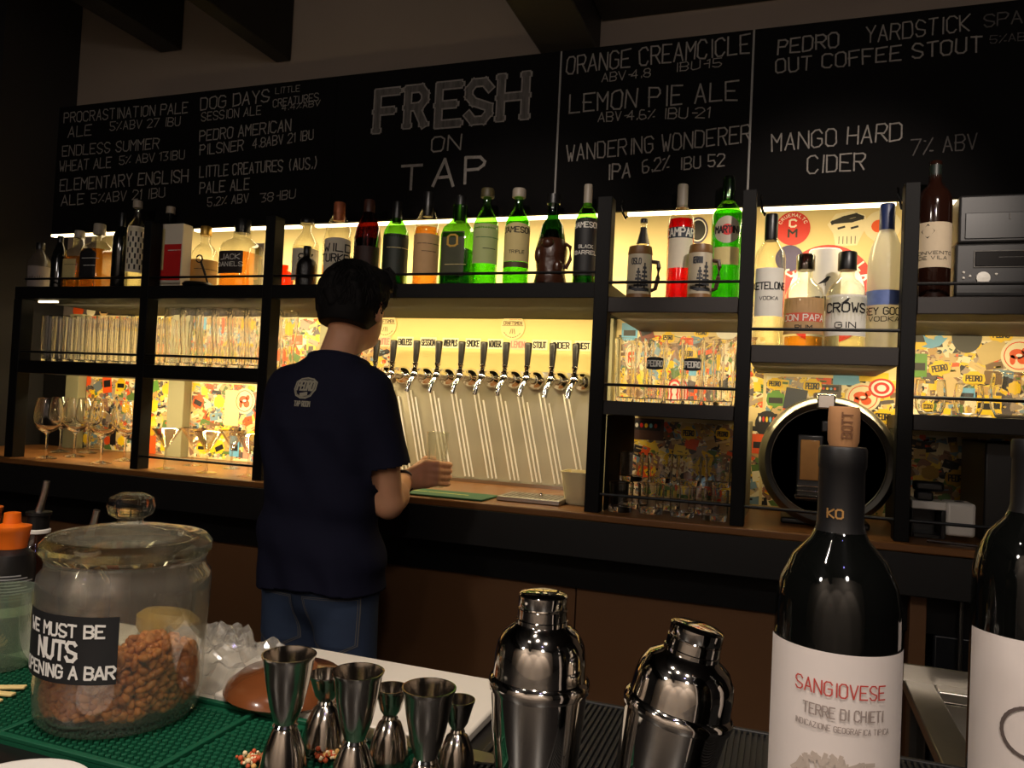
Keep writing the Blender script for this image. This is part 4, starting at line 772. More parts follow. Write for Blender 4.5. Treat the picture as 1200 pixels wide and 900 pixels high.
# cocktail glasses
cp = [(0, 0), (.036, 0), (.036, .002), (.006, .008), (.0042, .02), (.0042, .075), (.008, .082), (.05, .148), (.0545, .152), (.0535, .153), (.049, .150), (.006, .087), (0, .083)]
c0 = None
for px, Y, lb in ((194, 2.33, 'left cocktail glass near the first post'), (226, 2.5, 'cocktail glass in front of the grey back post'), (243, 2.33, 'cocktail glass in the middle of the second bay'), (272, 2.52, 'cocktail glass behind the middle ones'), (292, 2.35, 'cocktail glass close to the person')):
    loc = (X(px, 530, Y), Y, ZC+.0005)
    if c0 is None: c0 = gl('cocktail_glass', 'wide conical '+lb, cp, loc, 'cocktail glasses on the counter', m=thin('cocktail_glass_clear', (252, 252, 248), .10, .85), n=32)
    else: copy_thing(c0, loc, 'wide conical '+lb)
# lettered straight glasses right of the taps
H2 = float(at(780, 398, 2.34)[2])-ZN
outer = [(.026, 0), (.028, .004), (.030, .03), (.0335, H2*.6), (.036, H2)]
def lettered(loc, label, txt):
    t = thing('beer_glass', label, 'glass', loc, group='beer glasses right of the taps'); o = MB().lathe(wall(outer, .0018, .014), 28).build('glass_body', CRYST, t)
    if txt:
        ph = math.atan2(-loc[1], -loc[0]); R = .0345
        fn = lambda u, v, q: ((R+.0008+q)*cos(ph+u/R), (R+.0008+q)*sin(ph+u/R), v); mb = MB()
        p = [(-.026, H2*.52), (.0, H2*.49), (.026, H2*.52), (.027, H2*.68), (.0, H2*.71), (-.027, H2*.68)]
        nn = 9; vs = []
        for k in range(nn): u = -.027+.054*k/(nn-1); c = .004*(1-(u/.027)**2); vs += [fn(u, H2*.53-c, 0), fn(u, H2*.69+c, 0)]
        mb.add(vs, [(2*k, 2*k+2, 2*k+3, 2*k+1) for k in range(nn-1)]); b = mb.build('badge', INK, t)
        mb = MB(); write(mb, 'PEDRO', lambda u, v, q: fn(u, v, q+.0006), w=.2, jit=0, h=H2*.085, width=.045, cx=0, y0=H2*.565); mb.build('lettering', WINK, b, smooth=False)
    return t
for px, Y, lb, tx_ in ((733, 2.34, 'tall clear beer glass at the left end beside the taps', 0), (767, 2.34, 'tall beer glass with black oval badge second from the taps', 1), (811, 2.35, 'tall beer glass with black oval badge nearer the right post', 1), (848, 2.34, 'tall clear beer glass close to the right post', 0), (790, 2.46, 'clear beer glass behind the two lettered ones', 0), (835, 2.46, 'clear beer glass in the back row near the right post', 0), (752, 2.46, 'clear beer glass in the back row at the left', 0)):
    lettered((X(px, 440, Y), Y, ZN+.0007), lb, tx_)
# tumblers in two stacked layers
TR, TH = .0395, .088
outer = [(TR*.86, 0), (TR*.9, .003), (TR*.95, .02), (TR, TH)]
t0 = None
low = [(727, 2.33), (763, 2.35), (800, 2.34), (838, 2.33), (745, 2.45), (783, 2.47), (822, 2.45)]
for i, (px, Y) in enumerate(low):
    loc = (X(px, 585, Y), Y, ZC+.0005); lb = 'short clear tumbler in the lower %s row under the lettered glasses' % ('front' if Y < 2.4 else 'back')
    if t0 is None: t0 = gl('tumbler', lb, wall(outer, .0022, .016), loc, 'tumblers stacked under the lettered glasses', m=CRYST, n=24)
    else: copy_thing(t0, loc, lb)
for i, (px, Y) in enumerate(((740, 2.40), (774, 2.42), (808, 2.40), (842, 2.42))):
    copy_thing(t0, (X(px, 540, Y), Y, ZC+TH+.0015), 'short clear tumbler %s of the four stacked on top of the lower layer' % ('leftmost', 'second', 'third', 'rightmost')[i])
# clear bowls and glasses in the right bay
d0 = None
for px, Y, s, lb in ((1184, 2.36, 1.0, 'clear round glass at the right picture edge in the sticker bay'), (1090, 2.36, .8, 'clear low glass at the left of the sticker bay'), (1135, 2.40, .75, 'clear low glass in the middle of the sticker bay')):
    pr = [(.03*s, 0), (.034*s, .003), (.046*s, .03*s), (.05*s, .07*s), (.044*s, .12*s)]
    o = gl('round_glass', lb, wall(pr, .002, .01), (X(px, 470, Y), Y, ZN+.0007), 'round glasses in the right bay', m=CRYST)
t = thing('glass_bottle', 'dark small glass behind the rail at the lower left of the little shelf', 'glass', (-1.62, 2.66, 1.4675)); MB().lathe(wall([(.024, 0), (.03, .06), (.032, .12)], .002, .01), 20).build('glass_body', CRYST, t)
o = t; o.name = 'small_glass'; o['label'] = 'small clear glass on the little shelf left of the person'

# round dispenser -----------------------------------------------------------
Pc = at(969, 541, 2.40); Rr = 76.5/ppm(Pc)
t = thing('beer_dispenser', 'large round dispenser with wide silver ring and dark front in the lower bay', 'dispenser', (Pc[0], 2.40, Pc[2]))
SILV = mat('satin_silver', (176, 172, 160), .28, 1)
def ylathe(prof, n=64): # (r, forward depth towards the viewer)
    mb = MB(); mb.lathe(prof, n); mb.v = [(x, -z, y) for x, y, z in mb.v]; return mb
ylathe([(Rr*.80, .012), (Rr*.83, .03), (Rr*.90, .038), (Rr*.97, .026), (Rr, 0), (Rr*.98, -.06), (Rr*.80, -.06)]).build('silver_ring', SILV, t)
ylathe([(Rr*.805, -.05), (Rr*.805, .012), (Rr*.79, .016), (0, .016)]).build('front_disc', mat('dark_blue_grey', (66, 67, 74), .55), t)
ylathe([(Rr*.82, .018), (Rr*.81, .021), (Rr*.80, .018)]).build('rim_line', CHROME, t)
ylathe([(Rr*.95, -.061), (Rr*.9, -.18), (Rr*.6, -.2), (0, -.2)]).build('drum', BLKPL, t)
# recessed niche with amber bottle glow, tray and latch
MB().box(-.082, -.012, -.026, -.0165, -.115, .075).build('niche_frame', BLKPL, t, bevel=.006)
MB().box(-.073, -.022, -.031, -.0265, -.055, .06).build('amber_window', mat('amber_glass_panel', (150, 104, 50), .25, noise=.3, scale=15), t, bevel=.002)
mb = MB(); mb.box(-.085, .02, -.06, -.0265, -.105, -.095); mb.box(-.08, .02, -.055, -.0265, -.085, -.082); mb.box(-.08, .02, -.055, -.0265, -.072, -.069); mb.build('drip_shelf', CHROME, t, bevel=.002)
MB().box(-.034, .016, -.04, -.01, Rr*.80, Rr*1.03).build('latch', CHROME, t, bevel=.005)
MB().box(-.02, .0, -.034, -.0165, .085, .118).build('spout', BLKPL, t, bevel=.004)
mb = MB(); mb.box(-.12, .12, .0, .16, -(Pc[2]-ZC)+.0007, -Rr*.9); mb.build('foot', BLKPL, t, bevel=.006)
# small white appliance at the right
P = at(1100, 640, 2.36)
ap = thing('label_printer', 'small white appliance with black lens unit on top at the right of the counter', 'appliance', (X(1101, 605, 2.36)+.004, 2.36, ZC+.0007))
WP = mat('white_plastic', (220, 214, 204), .35)
MB().box(-.072, .012, 0, .09, .078, .10).build('top_plate', WP, ap, bevel=.003)
MB().box(.012, .082, -.004, .09, .012, .102).build('side_tower', WP, ap, bevel=.008)
mb = MB(); mb.box(-.072, -.066, 0, .09, .0, .078); mb.box(.0, .0115, 0, .09, 0, .078); mb.box(-.066, .0, .08, .09, 0, .078); mb.box(-.066, .0, 0, .08, 0, .012); mb.build('dark_frame', BLKPL, ap, bevel=.002)
MB().lathe([(.012, 0), (.012, .001), (0, .001)], 20, c=(.05, .045, .1021)).build('cap_hole', INK, ap)
o = MB().box(-.06, -.018, .01, .06, .1005, .125).build('lens_unit', BLKPL, ap, bevel=.005)
MB().box(-.064, .01, .02, .07, .125, .152).build('lens_head', BLKPL, o, bevel=.008)
mb = MB(); mb.tube([(X(1085, 628, 2.29), 2.275, ZC+.006), (X(1120, 634, 2.28), 2.262, ZC+.006), (X(1168, 641, 2.27), 2.25, ZC+.006)], .004); tag(mb.build('stirring_stick', mat('dark_stick', (50, 34, 24), .4)), 'thin dark stick lying along the edge of the counter at right', 'stick')
t = thing('dark_box', 'tall dark box beside the white appliance at the right end of the counter', 'box', (.62, 2.40, ZC+.0007))
MB().box(-.10, .30, 0, .3, 0, .27).build('box_body', mat('box_near_black', (22, 21, 21), .4), t, bevel=.005)
MB().lathe([(.012, 0), (.012, .004), (0, .005)], 16).build('knob', DIM, t, loc=(-.02, -.001, .12)).rotation_euler = (rd(90), 0, 0)
t = thing('wire_tidy', 'white ring hanging on the dark panel at the far left over the wine glasses', 'ring', tuple(at(38, 441, YK-.012)))
MB().tube([(.022*cos(a), 0, .012*sin(a)) for a in np.linspace(.3, 5.9, 20)], .0025).build('ring_loop', WHITE, t)
# ------------------------------------------------------------------ the person: smooth body from blended volumes
class Vol:
    def __init__(s, lo, hi, h):
        s.h = h; s.lo = np.array(lo, float); s.n = np.ceil((np.array(hi)-s.lo)/h).astype(int)+1
        s.F = np.full(s.n, .25, np.float32)
    def put(s, lo, hi, fn, k=.02, sub=False):
        a = np.maximum(((np.array(lo)-k*1.5-s.lo)/s.h).astype(int)-3, 0); b = np.minimum(((np.array(hi)+k*1.5-s.lo)/s.h).astype(int)+4, s.n)
        if (b <= a).any(): return
        g = [(s.lo[i]+np.arange(a[i], b[i])*s.h).astype(np.float32) for i in range(3)]
        x, y, z = np.meshgrid(*g, indexing='ij', sparse=True); d = fn(x, y, z).astype(np.float32)
        sl = tuple(slice(a[i], b[i]) for i in range(3)); f = s.F[sl]
        if sub: s.F[sl] = np.maximum(f, -d); return
        hh = np.clip(.5+.5*(f-d)/k, 0, 1); s.F[sl] = f*(1-hh)+d*hh-k*hh*(1-hh)
    def cap(s, a, b, ra, rb=None, k=.02):
        rb = ra if rb is None else rb; a = np.array(a, float); b = np.array(b, float); m = max(ra, rb); ab = b-a; L = float(ab@ab) or 1e-9
        def fn(x, y, z):
            t = np.clip(((x-a[0])*ab[0]+(y-a[1])*ab[1]+(z-a[2])*ab[2])/L, 0, 1)
            return np.sqrt((x-a[0]-t*ab[0])**2+(y-a[1]-t*ab[1])**2+(z-a[2]-t*ab[2])**2)-(ra+(rb-ra)*t)
        s.put(np.minimum(a, b)-m, np.maximum(a, b)+m, fn, k)
    def chain(s, pts, rs, k=.012):
        for i in range(len(pts)-1): s.cap(pts[i], pts[i+1], rs[i], rs[i+1], k)
    def ell(s, c, r, k=.02, sub=False):
        c = np.array(c, float); r = np.array(r, float)
        def fn(x, y, z):
            q = np.sqrt(((x-c[0])/r[0])**2+((y-c[1])/r[1])**2+((z-c[2])/r[2])**2); g = np.sqrt(((x-c[0])/r[0]**2)**2+((y-c[1])/r[1]**2)**2+((z-c[2])/r[2]**2)**2)+1e-6
            return q*(q-1)/g
        s.put(c-r, c+r, fn, k, sub)
    def mesh(s, name, m, parent=None, keep=None, loc=None, shade=True):
        F = s.F; n = F.shape; neg = F < 0
        c = np.zeros([d-1 for d in n], np.int8)
        for i in (0, 1):
            for j in (0, 1):
                for l in (0, 1): c += neg[i:n[0]-1+i, j:n[1]-1+j, l:n[2]-1+l]
        act = np.argwhere((c > 0) & (c < 8)); idx = -np.ones(c.shape, np.int32); idx[tuple(act.T)] = np.arange(len(act))
        acc = np.zeros((len(act), 3)); cnt = np.zeros(len(act))
        cor = [(i, j, l) for i in (0, 1) for j in (0, 1) for l in (0, 1)]
        val = {q: F[act[:, 0]+q[0], act[:, 1]+q[1], act[:, 2]+q[2]].astype(float) for q in cor}
        for q in cor:
            for ax in range(3):
                if q[ax] == 0:
                    p = list(q); p[ax] = 1; p = tuple(p); a, b = val[q], val[p]; w = (a < 0) != (b < 0)
                    t = np.where(w, a/np.where(w, a-b, 1), 0); pt = np.tile(np.array(q, float), (len(act), 1)); pt[:, ax] += t
                    acc += pt*w[:, None]; cnt += w
        V = s.lo+(act+acc/cnt[:, None])*s.h; quads = []
        for ax in range(3):
            u, v = (ax+1) % 3, (ax+2) % 3; sa = [slice(None)]*3; sb = [slice(None)]*3; sa[ax] = slice(0, -1); sb[ax] = slice(1, None)
            e = np.argwhere(neg[tuple(sa)] != neg[tuple(sb)]); ok = (e[:, u] > 0) & (e[:, v] > 0) & (e[:, u] < n[u]-1) & (e[:, v] < n[v]-1); e = e[ok]
            flip = neg[tuple(e.T)]; q = []
            for du, dv in ((1, 1), (0, 1), (0, 0), (1, 0)):
                d = e.copy(); d[:, u] -= du; d[:, v] -= dv; q.append(idx[tuple(d.T)])
            q = np.stack(q, 1); q[~flip] = q[~flip][:, ::-1]; quads.append(q)
        Q = np.concatenate(quads)
        if keep is not None: kv = keep(V); Q = Q[kv[Q].all(1)]
        used = np.unique(Q); rm = -np.ones(len(V), int); rm[used] = np.arange(len(used)); V = V[used]; Q = rm[Q]
        if loc is not None: V = V-np.array(loc)
        me = bpy.data.meshes.new(name); me.from_pydata(V.tolist(), [], Q.tolist()); me.materials.append(m)
        me.polygons.foreach_set('use_smooth', [True]*len(me.polygons)); me.update(); o = bpy.data.objects.new(name, me); COL.objects.link(o)
        if parent: o.parent = parent
        return o
PX, PY = -1.195, 1.85
def q(x, y, z): return np.array([PX+x, PY+y, z])
SKIN = mat('skin', (226, 166, 128), .5, noise=.08, scale=25, **{'Subsurface Weight': .08})
HAIR = mat('hair_black', (13, 10, 9), .75, spec=.25, noise=.4, scale=60, stretch=(3, 3, .4))
SHIRT = mat('navy_cotton', (31, 32, 52), .85, spec=.2, noise=.15, scale=25, bump=.08)
JEAN = mat('jeans_denim', (55, 69, 96), .8, noise=.45, scale=9, bump=.1)
ROOT = (PX, PY, 0.0)
pr = thing('person', 'person in navy t-shirt and blue jeans, back turned, holding a glass under the taps', 'person', ROOT)
GX, GY = -1.035, 2.235                          # held glass axis
shR, elR, wrR = q(.145, 0, 1.375), q(.178, .045, 1.07), np.array([GX-.072, GY-.085, 1.105])
shL, elL, wrL = q(-.145, 0, 1.375), q(-.17, .075, 1.09), q(-.10, .30, 1.095)
HC = q(.035, .05, 1.615)                        # head centre
v = Vol(q(-.34, -.2, 0), q(.34, .52, 1.80), .004)
v.ell(q(0, .01, .92), (.142, .095, .12), .03); v.ell(q(0, .005, 1.06), (.150, .10, .16), .05); v.ell(q(0, 0, 1.26), (.165, .105, .19), .05); v.cap(q(-.12, 0, 1.378), q(.12, 0, 1.378), .05, .05, .03)
v.cap(q(.005, -.002, 1.40), q(.025, .028, 1.53), .060, .053, .02)
for sx in (-1, 1):
    v.cap(q(sx*.080, .01, .86), q(sx*.095, .02, .50), .076, .056, .03); v.cap(q(sx*.095, .02, .50), q(sx*.098, -.005, .12), .054, .038, .02)
    v.cap(q(sx*.096, -.02, .38), q(sx*.098, -.01, .25), .05, .036, .02); v.cap(q(sx*.098, -.02, .04), q(sx*.115, .15, .035), .036, .03, .02)
for s_, e_, w_ in ((shR, elR, wrR), (shL, elL, wrL)):
    v.cap(s_+(0, 0, -.008), e_, .048, .041, .02); f1 = e_+(w_-e_)*.3; v.cap(e_, f1, .040, .044, .012); v.cap(f1, w_, .043, .027, .015)
# head
v.ell(HC+(0, -.012, .015), (.076, .094, .100), .02); v.ell(HC+(0, .035, -.045), (.060, .065, .078), .03); v.ell(HC+(0, .078, -.090), (.030, .024, .020), .02)
v.cap(HC+(0, .088, .015), HC+(0, .112, -.028), .009, .014, .012); v.ell(HC+(0, .082, .028), (.05, .016, .012), .012)
v.cap(HC+(-.018, .088, -.062), HC+(.018, .088, -.062), .007, .007, .006); v.cap(HC+(-.015, .086, -.072), HC+(.015, .086, -.072), .007, .007, .006)
for sx in (-1, 1):
    v.ell(HC+(sx*.031, .086, .012), (.0125, .012, .0062), .001, sub=True)
    v.ell(HC+(sx*.080, -.005, -.012), (.012, .022, .033), .008); v.ell(HC+(sx*.092, .0, -.010), (.006, .011, .018), .002, sub=True)
# right hand wrapped round the glass
GR = .033; kz = [1.160, 1.140, 1.120, 1.101]
def ring(a, r, z): return np.array([GX+r*cos(rd(a)), GY+r*sin(rd(a)), z])
v.cap(wrR, ring(-128, .058, 1.118), .025, .022, .015)
for j, z in enumerate(kz):
    v.cap(wrR+(0, 0, (z-1.13)*.5), ring(-95, .055, z), .018, .014, .014)
    kn = ring(-62, .054-(.002 if j in (0, 3) else 0), z+.002); rr = (.0098, .0102, .0098, .0086)[j]; ext = (62, 72, 68, 52)[j]
    v.chain([ring(-95, .055, z), kn], [.0135, rr+.0015], .010)
    v.chain([kn]+[ring(-62+(ext+40)*t, GR+rr-.001, z-.003*t) for t in (.3, .55, .8, 1.0)], [rr+.0012, rr, rr+.0006, rr*.92, rr*.82], .003)
v.chain([wrR+(.004, .022, .020), ring(-165, .052, 1.150), ring(165, .046, 1.168), ring(128, .044, 1.172)], [.017, .0145, .0115, .0095], .008)
# left hand resting on the counter edge, hidden behind the body
pc_ = wrL+(.03, .07, -.006); v.cap(wrL, pc_, .026, .026, .012)
for j in range(4):
    b = wrL+np.array([-.008+.022*j, .085, -.006]); L_ = (.06, .07, .066, .05)[j]
    v.chain([wrL+(.006+.012*j, .03, 0), b, b+(.004*j, L_*.5, -.004), b+(.006*j, L_, -.02)], [.013, .0105, .009, .0075], .006)
v.chain([wrL+(.02, .02, -.004), wrL+(.07, .05, -.008), wrL+(.085, .085, -.014)], [.014, .011, .008], .006)
body = v.mesh('body', SKIN, pr, loc=ROOT); del v
for sx in (-1, 1):
    e = MB().sphere(tuple(HC+(sx*.031, .0765, .012)-np.array(ROOT)), .0105, 10).build('eye', [mat('eye_white', (220, 214, 206), .2)], pr)
    MB().sphere(tuple(HC+(sx*.031, .0835, .012)-np.array(ROOT)), .0046, 8).build('iris', mat('iris_brown', (40, 24, 16), .2), e)
_h = HC-np.array(ROOT)
for z_, r_ in ((-.0635, .0038), (-.0715, .0046)):
    MB().tube([_h+(x_, .1025-abs(x_)*.35, z_) for x_ in np.linspace(-.020, .020, 7)], [.001, r_*.8, r_, r_*.95, r_, r_*.8, .001], 8).build('lip', mat('lips', (176, 104, 88), .5), pr)
# hair
v = Vol(HC+(-.14, -.16, -.14), HC+(.14, .16, .16), .003)
v.ell(HC+(0, -.010, .024), (.093, .112, .103), .02); v.ell(HC+(0, -.055, -.035), (.072, .058, .055), .03); v.ell(HC+(.02, .045, .072), (.07, .07, .048), .03)
rng = np.random.RandomState(3)
for i in range(90):
    a = rng.uniform(0, 2*pi); b = rng.uniform(-.25, 1.45); d = np.array([cos(a)*cos(b), sin(a)*cos(b), sin(b)]); p = HC+(0, -.010, .024)+d*np.array([.090, .108, .100])
    if p[1] > HC[1]+.07 and p[2] < HC[2]+.06: continue
    t_ = np.array([-sin(a)*.01, cos(a)*.01-.004, -.028]); v.cap(p, p+t_, .010, .004, .008)
def facecut(x, y, z): # open face below the fringe, ears free
    fy = HC[1]+.035-np.clip((HC[2]+.02-z)*.35, 0, .03)
    return np.maximum(np.maximum(fy-y, z-(HC[2]+.052)), 0*x-1)
v.put(HC-.2, HC+.2, facecut, .002, sub=True)
v.put(HC-.2, HC+.2, lambda x, y, z: np.maximum(z-(HC[2]-.058-.25*np.clip(y-HC[1]+.06, -.05, .03)), 0*x-1+0*y), .002, sub=True)
for sx in (-1, 1): v.ell(HC+(sx*.092, .004, -.016), (.022, .026, .036), .002, sub=True)
hr = v.mesh('hair', HAIR, pr, loc=ROOT); del v
mb = MB(); rng = np.random.RandomState(11); hc = HC+(0, -.010, .024)-np.array(ROOT)
for i in range(620):
    a = rng.uniform(0, 2*pi); b = rng.uniform(-.45, 1.5); side = cos(a)
    if sin(a) > .35 and b < .45: continue
    da = rng.normal(0, .16); L_ = rng.uniform(.22, .5); pts = []
    for k in range(5):
        bb = b-L_*k/4; aa = a+da*k/4; f = 1.0+.012+(.035*rng.rand()+.01)*k/4
        if sin(aa) > .2 and bb < .1: break
        if bb < -.62: break
        pts.append(hc+f*np.array([.093*cos(aa)*cos(bb), .112*sin(aa)*cos(bb), .103*sin(bb)]))
    if len(pts) >= 3: mb.tube(pts, list(np.linspace(.0030, .0007, len(pts))), 5)
for i in range(70):   # loose fringe over the brow
    a = rng.uniform(.25, 2.6); p0 = hc+np.array([.075*cos(a), .085*sin(a)+.01, .085]); p1 = hc+np.array([.098*cos(a)+.008, .118*sin(a)+.012, .055+rng.normal(0, .012)]); mb.tube([p0, (p0+p1)/2+(0, .004, .010), p1, p1+(rng.normal(0, .006), .006, -.022)], [.004, .004, .003, .0008], 5)
hs = mb.build('hair_strands', HAIR, hr); hs['kind'] = 'stuff'
# t-shirt
def shirt_wr(x, y, z): return .007*np.sin(38*z+9*x)*np.exp(-((z-1.0)/.10)**2)+.005*np.sin(55*x+20*z)*np.exp(-((z-.86)/.08)**2)+.005*np.sin(30*(z+x*1.5))*np.exp(-((z-1.2)/.12)**2)
ZS = [.74, .80, .90, 1.03, 1.15, 1.27, 1.36, 1.42, 1.46, 1.50]; AS = [.187, .186, .182, .164, .164, .178, .172, .130, .085, .060]; BS = [.142, .140, .134, .122, .122, .126, .112, .085, .066, .055]; YO = [.012, .012, .010, .006, .004, .0, .0, .0, .008, .02]; XO = [0, 0, -.001, -.010, -.014, -.010, -.004, 0, .01, .02]
def torso(x, y, z):
    a = np.interp(z, ZS, AS); b = np.interp(z, ZS, BS); yo = np.interp(z, ZS, YO); xo = np.interp(z, ZS, XO)
    e = (np.abs((x-PX-xo)/a)**2.3+np.abs((y-PY-yo)/b)**2.3)**(1/2.3); return (e-1)*np.minimum(a, b)*.9+shirt_wr(x-PX, y, z)
v = Vol(q(-.32, -.22, .70), q(.32, .26, 1.56), .004)
v.put(q(-.25, -.2, .74), q(.25, .22, 1.5), torso, .02)
slR, slL = shR+(elR-shR)*.66, shL+(elL-shL)*.66
v.cap(shR+(-.02, 0, .0), slR+(.004, 0, 0), .062, .066, .035); v.cap(shL+(.02, 0, .0), slL, .062, .066, .035)
dR, dL = (elR-shR)/np.linalg.norm(elR-shR), (elL-shL)/np.linalg.norm(elL-shL)
def keep(V):
    k = V[:, 2] > .838+.006*np.sin(V[:, 0]*20)
    td = torso(V[:, 0], V[:, 1], V[:, 2])
    k &= ~(((V-slR)@dR > 0) & (V[:, 0] > PX+.05) & (td > .013) & (V[:, 2] > 1.0)); k &= ~(((V-slL)@dL > 0) & (V[:, 0] < PX-.05) & (td > .013) & (V[:, 2] > 1.0))
    nk = q(.015, .02, 1.458)
    return k & (((V-nk)@np.array([0, .30, .95]) < 0) | (np.hypot(V[:, 0]-nk[0], V[:, 1]-nk[1]) > .095))
sk = q(.012, .015, 1.45)
ts = v.mesh('t_shirt', SHIRT, pr, keep=keep, loc=ROOT); del v
so = ts.modifiers.new('cloth', 'SOLIDIFY'); so.thickness = .003; so.offset = 1
# collar band: a ring around the neck hole
ring_pts = []
ne = {}
for e in ts.data.polygons:
    for k in e.edge_keys: ne[k] = ne.get(k, 0)+1
top = [ts.data.vertices[i].co for k, c in ne.items() if c == 1 for i in k if ts.data.vertices[i].co.z > 1.38]
if top:
    cc = sum(top, Vector())/len(top); bins = {}
    for p in top: bins.setdefault(int((math.atan2(p.y-cc.y, p.x-cc.x)+pi)/(2*pi)*40) % 40, []).append(p)
    lp = [sum(b, Vector())/len(b) for _, b in sorted(bins.items())]; lp.append(lp[0]); lp = [cc+(p-cc)*1.0 for p in lp]
    MB().tube(lp, .006, 8, cap=False).build('collar', SHIRT, ts)
# printed badge and wording on the back, laid on the cloth
bm_v = [w.co.copy() for w in ts.data.vertices]; bv = BVHTree.FromPolygons(bm_v, [tuple(p.vertices) for p in ts.data.polygons])
def oncloth(mesh_bvh, off):
    def fn(u, w_, o):
        h = mesh_bvh.ray_cast(Vector((u, -1, w_)), Vector((0, 1, 0)))
        y = h[0].y if h[0] is not None else -.12
        return (u, y-off-o, w_)
    return fn
PRINT = mat('shirt_print', (176, 170, 150), .8)
A = at(356, 456, 1.735); lx, lz = A[0]-PX, A[2]; fn = oncloth(bv, .0048); mb = MB(); sc = 1.05
pts = [(-.030, .018), (-.018, .026), (0, .029), (.018, .026), (.030, .018), (.031, 0), (.022, -.016), (.008, -.022), (-.008, -.022), (-.022, -.016), (-.031, 0), (-.030, .018)]
def dense(p):
    o = []
    for a, b in zip(p[:-1], p[1:]): o += [(a[0]+(b[0]-a[0])*t/3, a[1]+(b[1]-a[1])*t/3) for t in range(3)]
    return o+[p[-1]]
ribbon(mb, [(lx+x*sc, lz+z*sc) for x, z in dense(pts)], .004, fn)
ribbon(mb, [(lx+x*sc*.88, lz+z*sc*.86) for x, z in dense(pts)], .0015, fn)
write(mb, 'PEDRO', fn, w=.22, jit=0, h=.022*sc, width=.047*sc, cx=lx, y0=lz-.002)
ribbon(mb, [(lx-.008, lz-.015), (lx+.008, lz-.012)], .010, fn)
write(mb, 'TAP ROOM', fn, w=.24, jit=0, h=.012*sc, width=.046*sc, cx=lx, y0=lz-.045)
mb.build('back_print', PRINT, ts, smooth=False)
# jeans
v = Vol(q(-.26, -.2, .0), q(.26, .24, 1.0), .005)
v.ell(q(0, .012, .86), (.162, .120, .13), .03)
for sx in (-1, 1):
    v.cap(q(sx*.080, .008, .84), q(sx*.098, .02, .50), .090, .076, .03); v.cap(q(sx*.098, .02, .50), q(sx*.10, -.005, .08), .077, .062, .02)
    for i in range(5): v.cap(q(sx*.1-.07, -.05, .42+i*.045-.1), q(sx*.1+.07, -.055, .40+i*.045-.1), .012, .010, .02)
je = v.mesh('jeans', JEAN, pr, keep=lambda V: (V[:, 2] > .075) & (V[:, 2] < .985), loc=ROOT); del v
je.modifiers.new('cloth', 'SOLIDIFY').thickness = .002
bj = BVHTree.FromPolygons([w.co.copy() for w in je.data.vertices], [tuple(p.vertices) for p in je.data.polygons])
STITCH = mat('stitching', (120, 116, 110), .8); fj = oncloth(bj, .0028)
for sx in (-1, 1):
    cx = sx*.088; pk = [(cx-.07, .828), (cx+.07, .828), (cx+.066, .70), (cx, .668), (cx-.066, .70), (cx-.07, .828)]
    mb = MB(); zz = 9
    vs = [fj(cx+(i/zz-.5)*.136, .695+.132*j/zz, .0) for j in range(zz+1) for i in range(zz+1)]
    mb.add(vs, [(j*(zz+1)+i, j*(zz+1)+i+1, (j+1)*(zz+1)+i+1, (j+1)*(zz+1)+i) for j in range(zz) for i in range(zz)])
    po = mb.build('back_pocket', mat('denim_pocket', (62, 78, 107), .8, noise=.4, scale=12), je)
    mb = MB(); ribbon(mb, dense(dense(pk)), .0022, fj, off=.0008); ribbon(mb, dense(dense([(x*.94+cx*.06, z*.94+.045) for x, z in pk])), .0016, fj, off=.0008); mb.build('stitching', STITCH, po, smooth=False)
for sx in (-1, 1):
    mb = MB(); mb.lathe([(0, 0), (.048, 0), (.05, .02), (.046, .05), (.036, .075), (.02, .085), (0, .088)], 24, sx=.9, sy=2.6, c=(sx*.108, .06, 0)); mb.build('shoe', mat('shoe_black', (24, 22, 22), .5), pr)
# bracelet and chain
d = (wrR-elR)/np.linalg.norm(wrR-elR); bc = Vector(wrR-d*.012)-Vector(ROOT); qd = Vector(d).to_track_quat('Z', 'Y')
MB().tube([bc+qd @ Vector((.034*cos(a), .034*sin(a), 0)) for a in np.linspace(0, 2*pi, 25)], .0055, 10, cap=False).build('bracelet', mat('bracelet_dark', (38, 28, 26), .4), pr)
ncc = Vector(q(.012, .004, 1.475)-np.array(ROOT))
MB().tube([ncc+Vector((.066*cos(a), .066*sin(a), .018*sin(a))) for a in np.linspace(0, 2*pi, 33)], .0014, 6, cap=False).build('necklace', mat('silver_chain', (190, 180, 160), .3, 1), pr)
# the glass in the hand
outer = [(.024, 0), (.026, .004), (.028, .03), (.033, .12), (.0355, .175)]
gl('pint_glass', 'clear straight glass held in the right hand of the person under the taps', wall(outer, .0018, .012), (GX, GY, 1.085), None, 'glass', thin('pint_glass_clear', (252, 252, 246), .05, .45, diff=.14), 32)
# ------------------------------------------------------------------ front bar
ZF = 1.04
COUNT = mat('bar_top_black', (22, 20, 20), .3, noise=.2, scale=8)
fb = thing('front_bar', 'black front bar top at the bottom of the picture', 'counter', (0, 0, 0))
MB().box(-2.2, 1.3, -.12, .842, .99, ZF-.008).build('bar_top', COUNT, fb, bevel=.004)
MB().box(-2.2, 1.3, .0, .06, 0, .99).build('bar_front', BROWN, fb); MB().box(-2.2, 1.3, .62, .66, 0, .99).build('bar_back', BLKPL, fb)
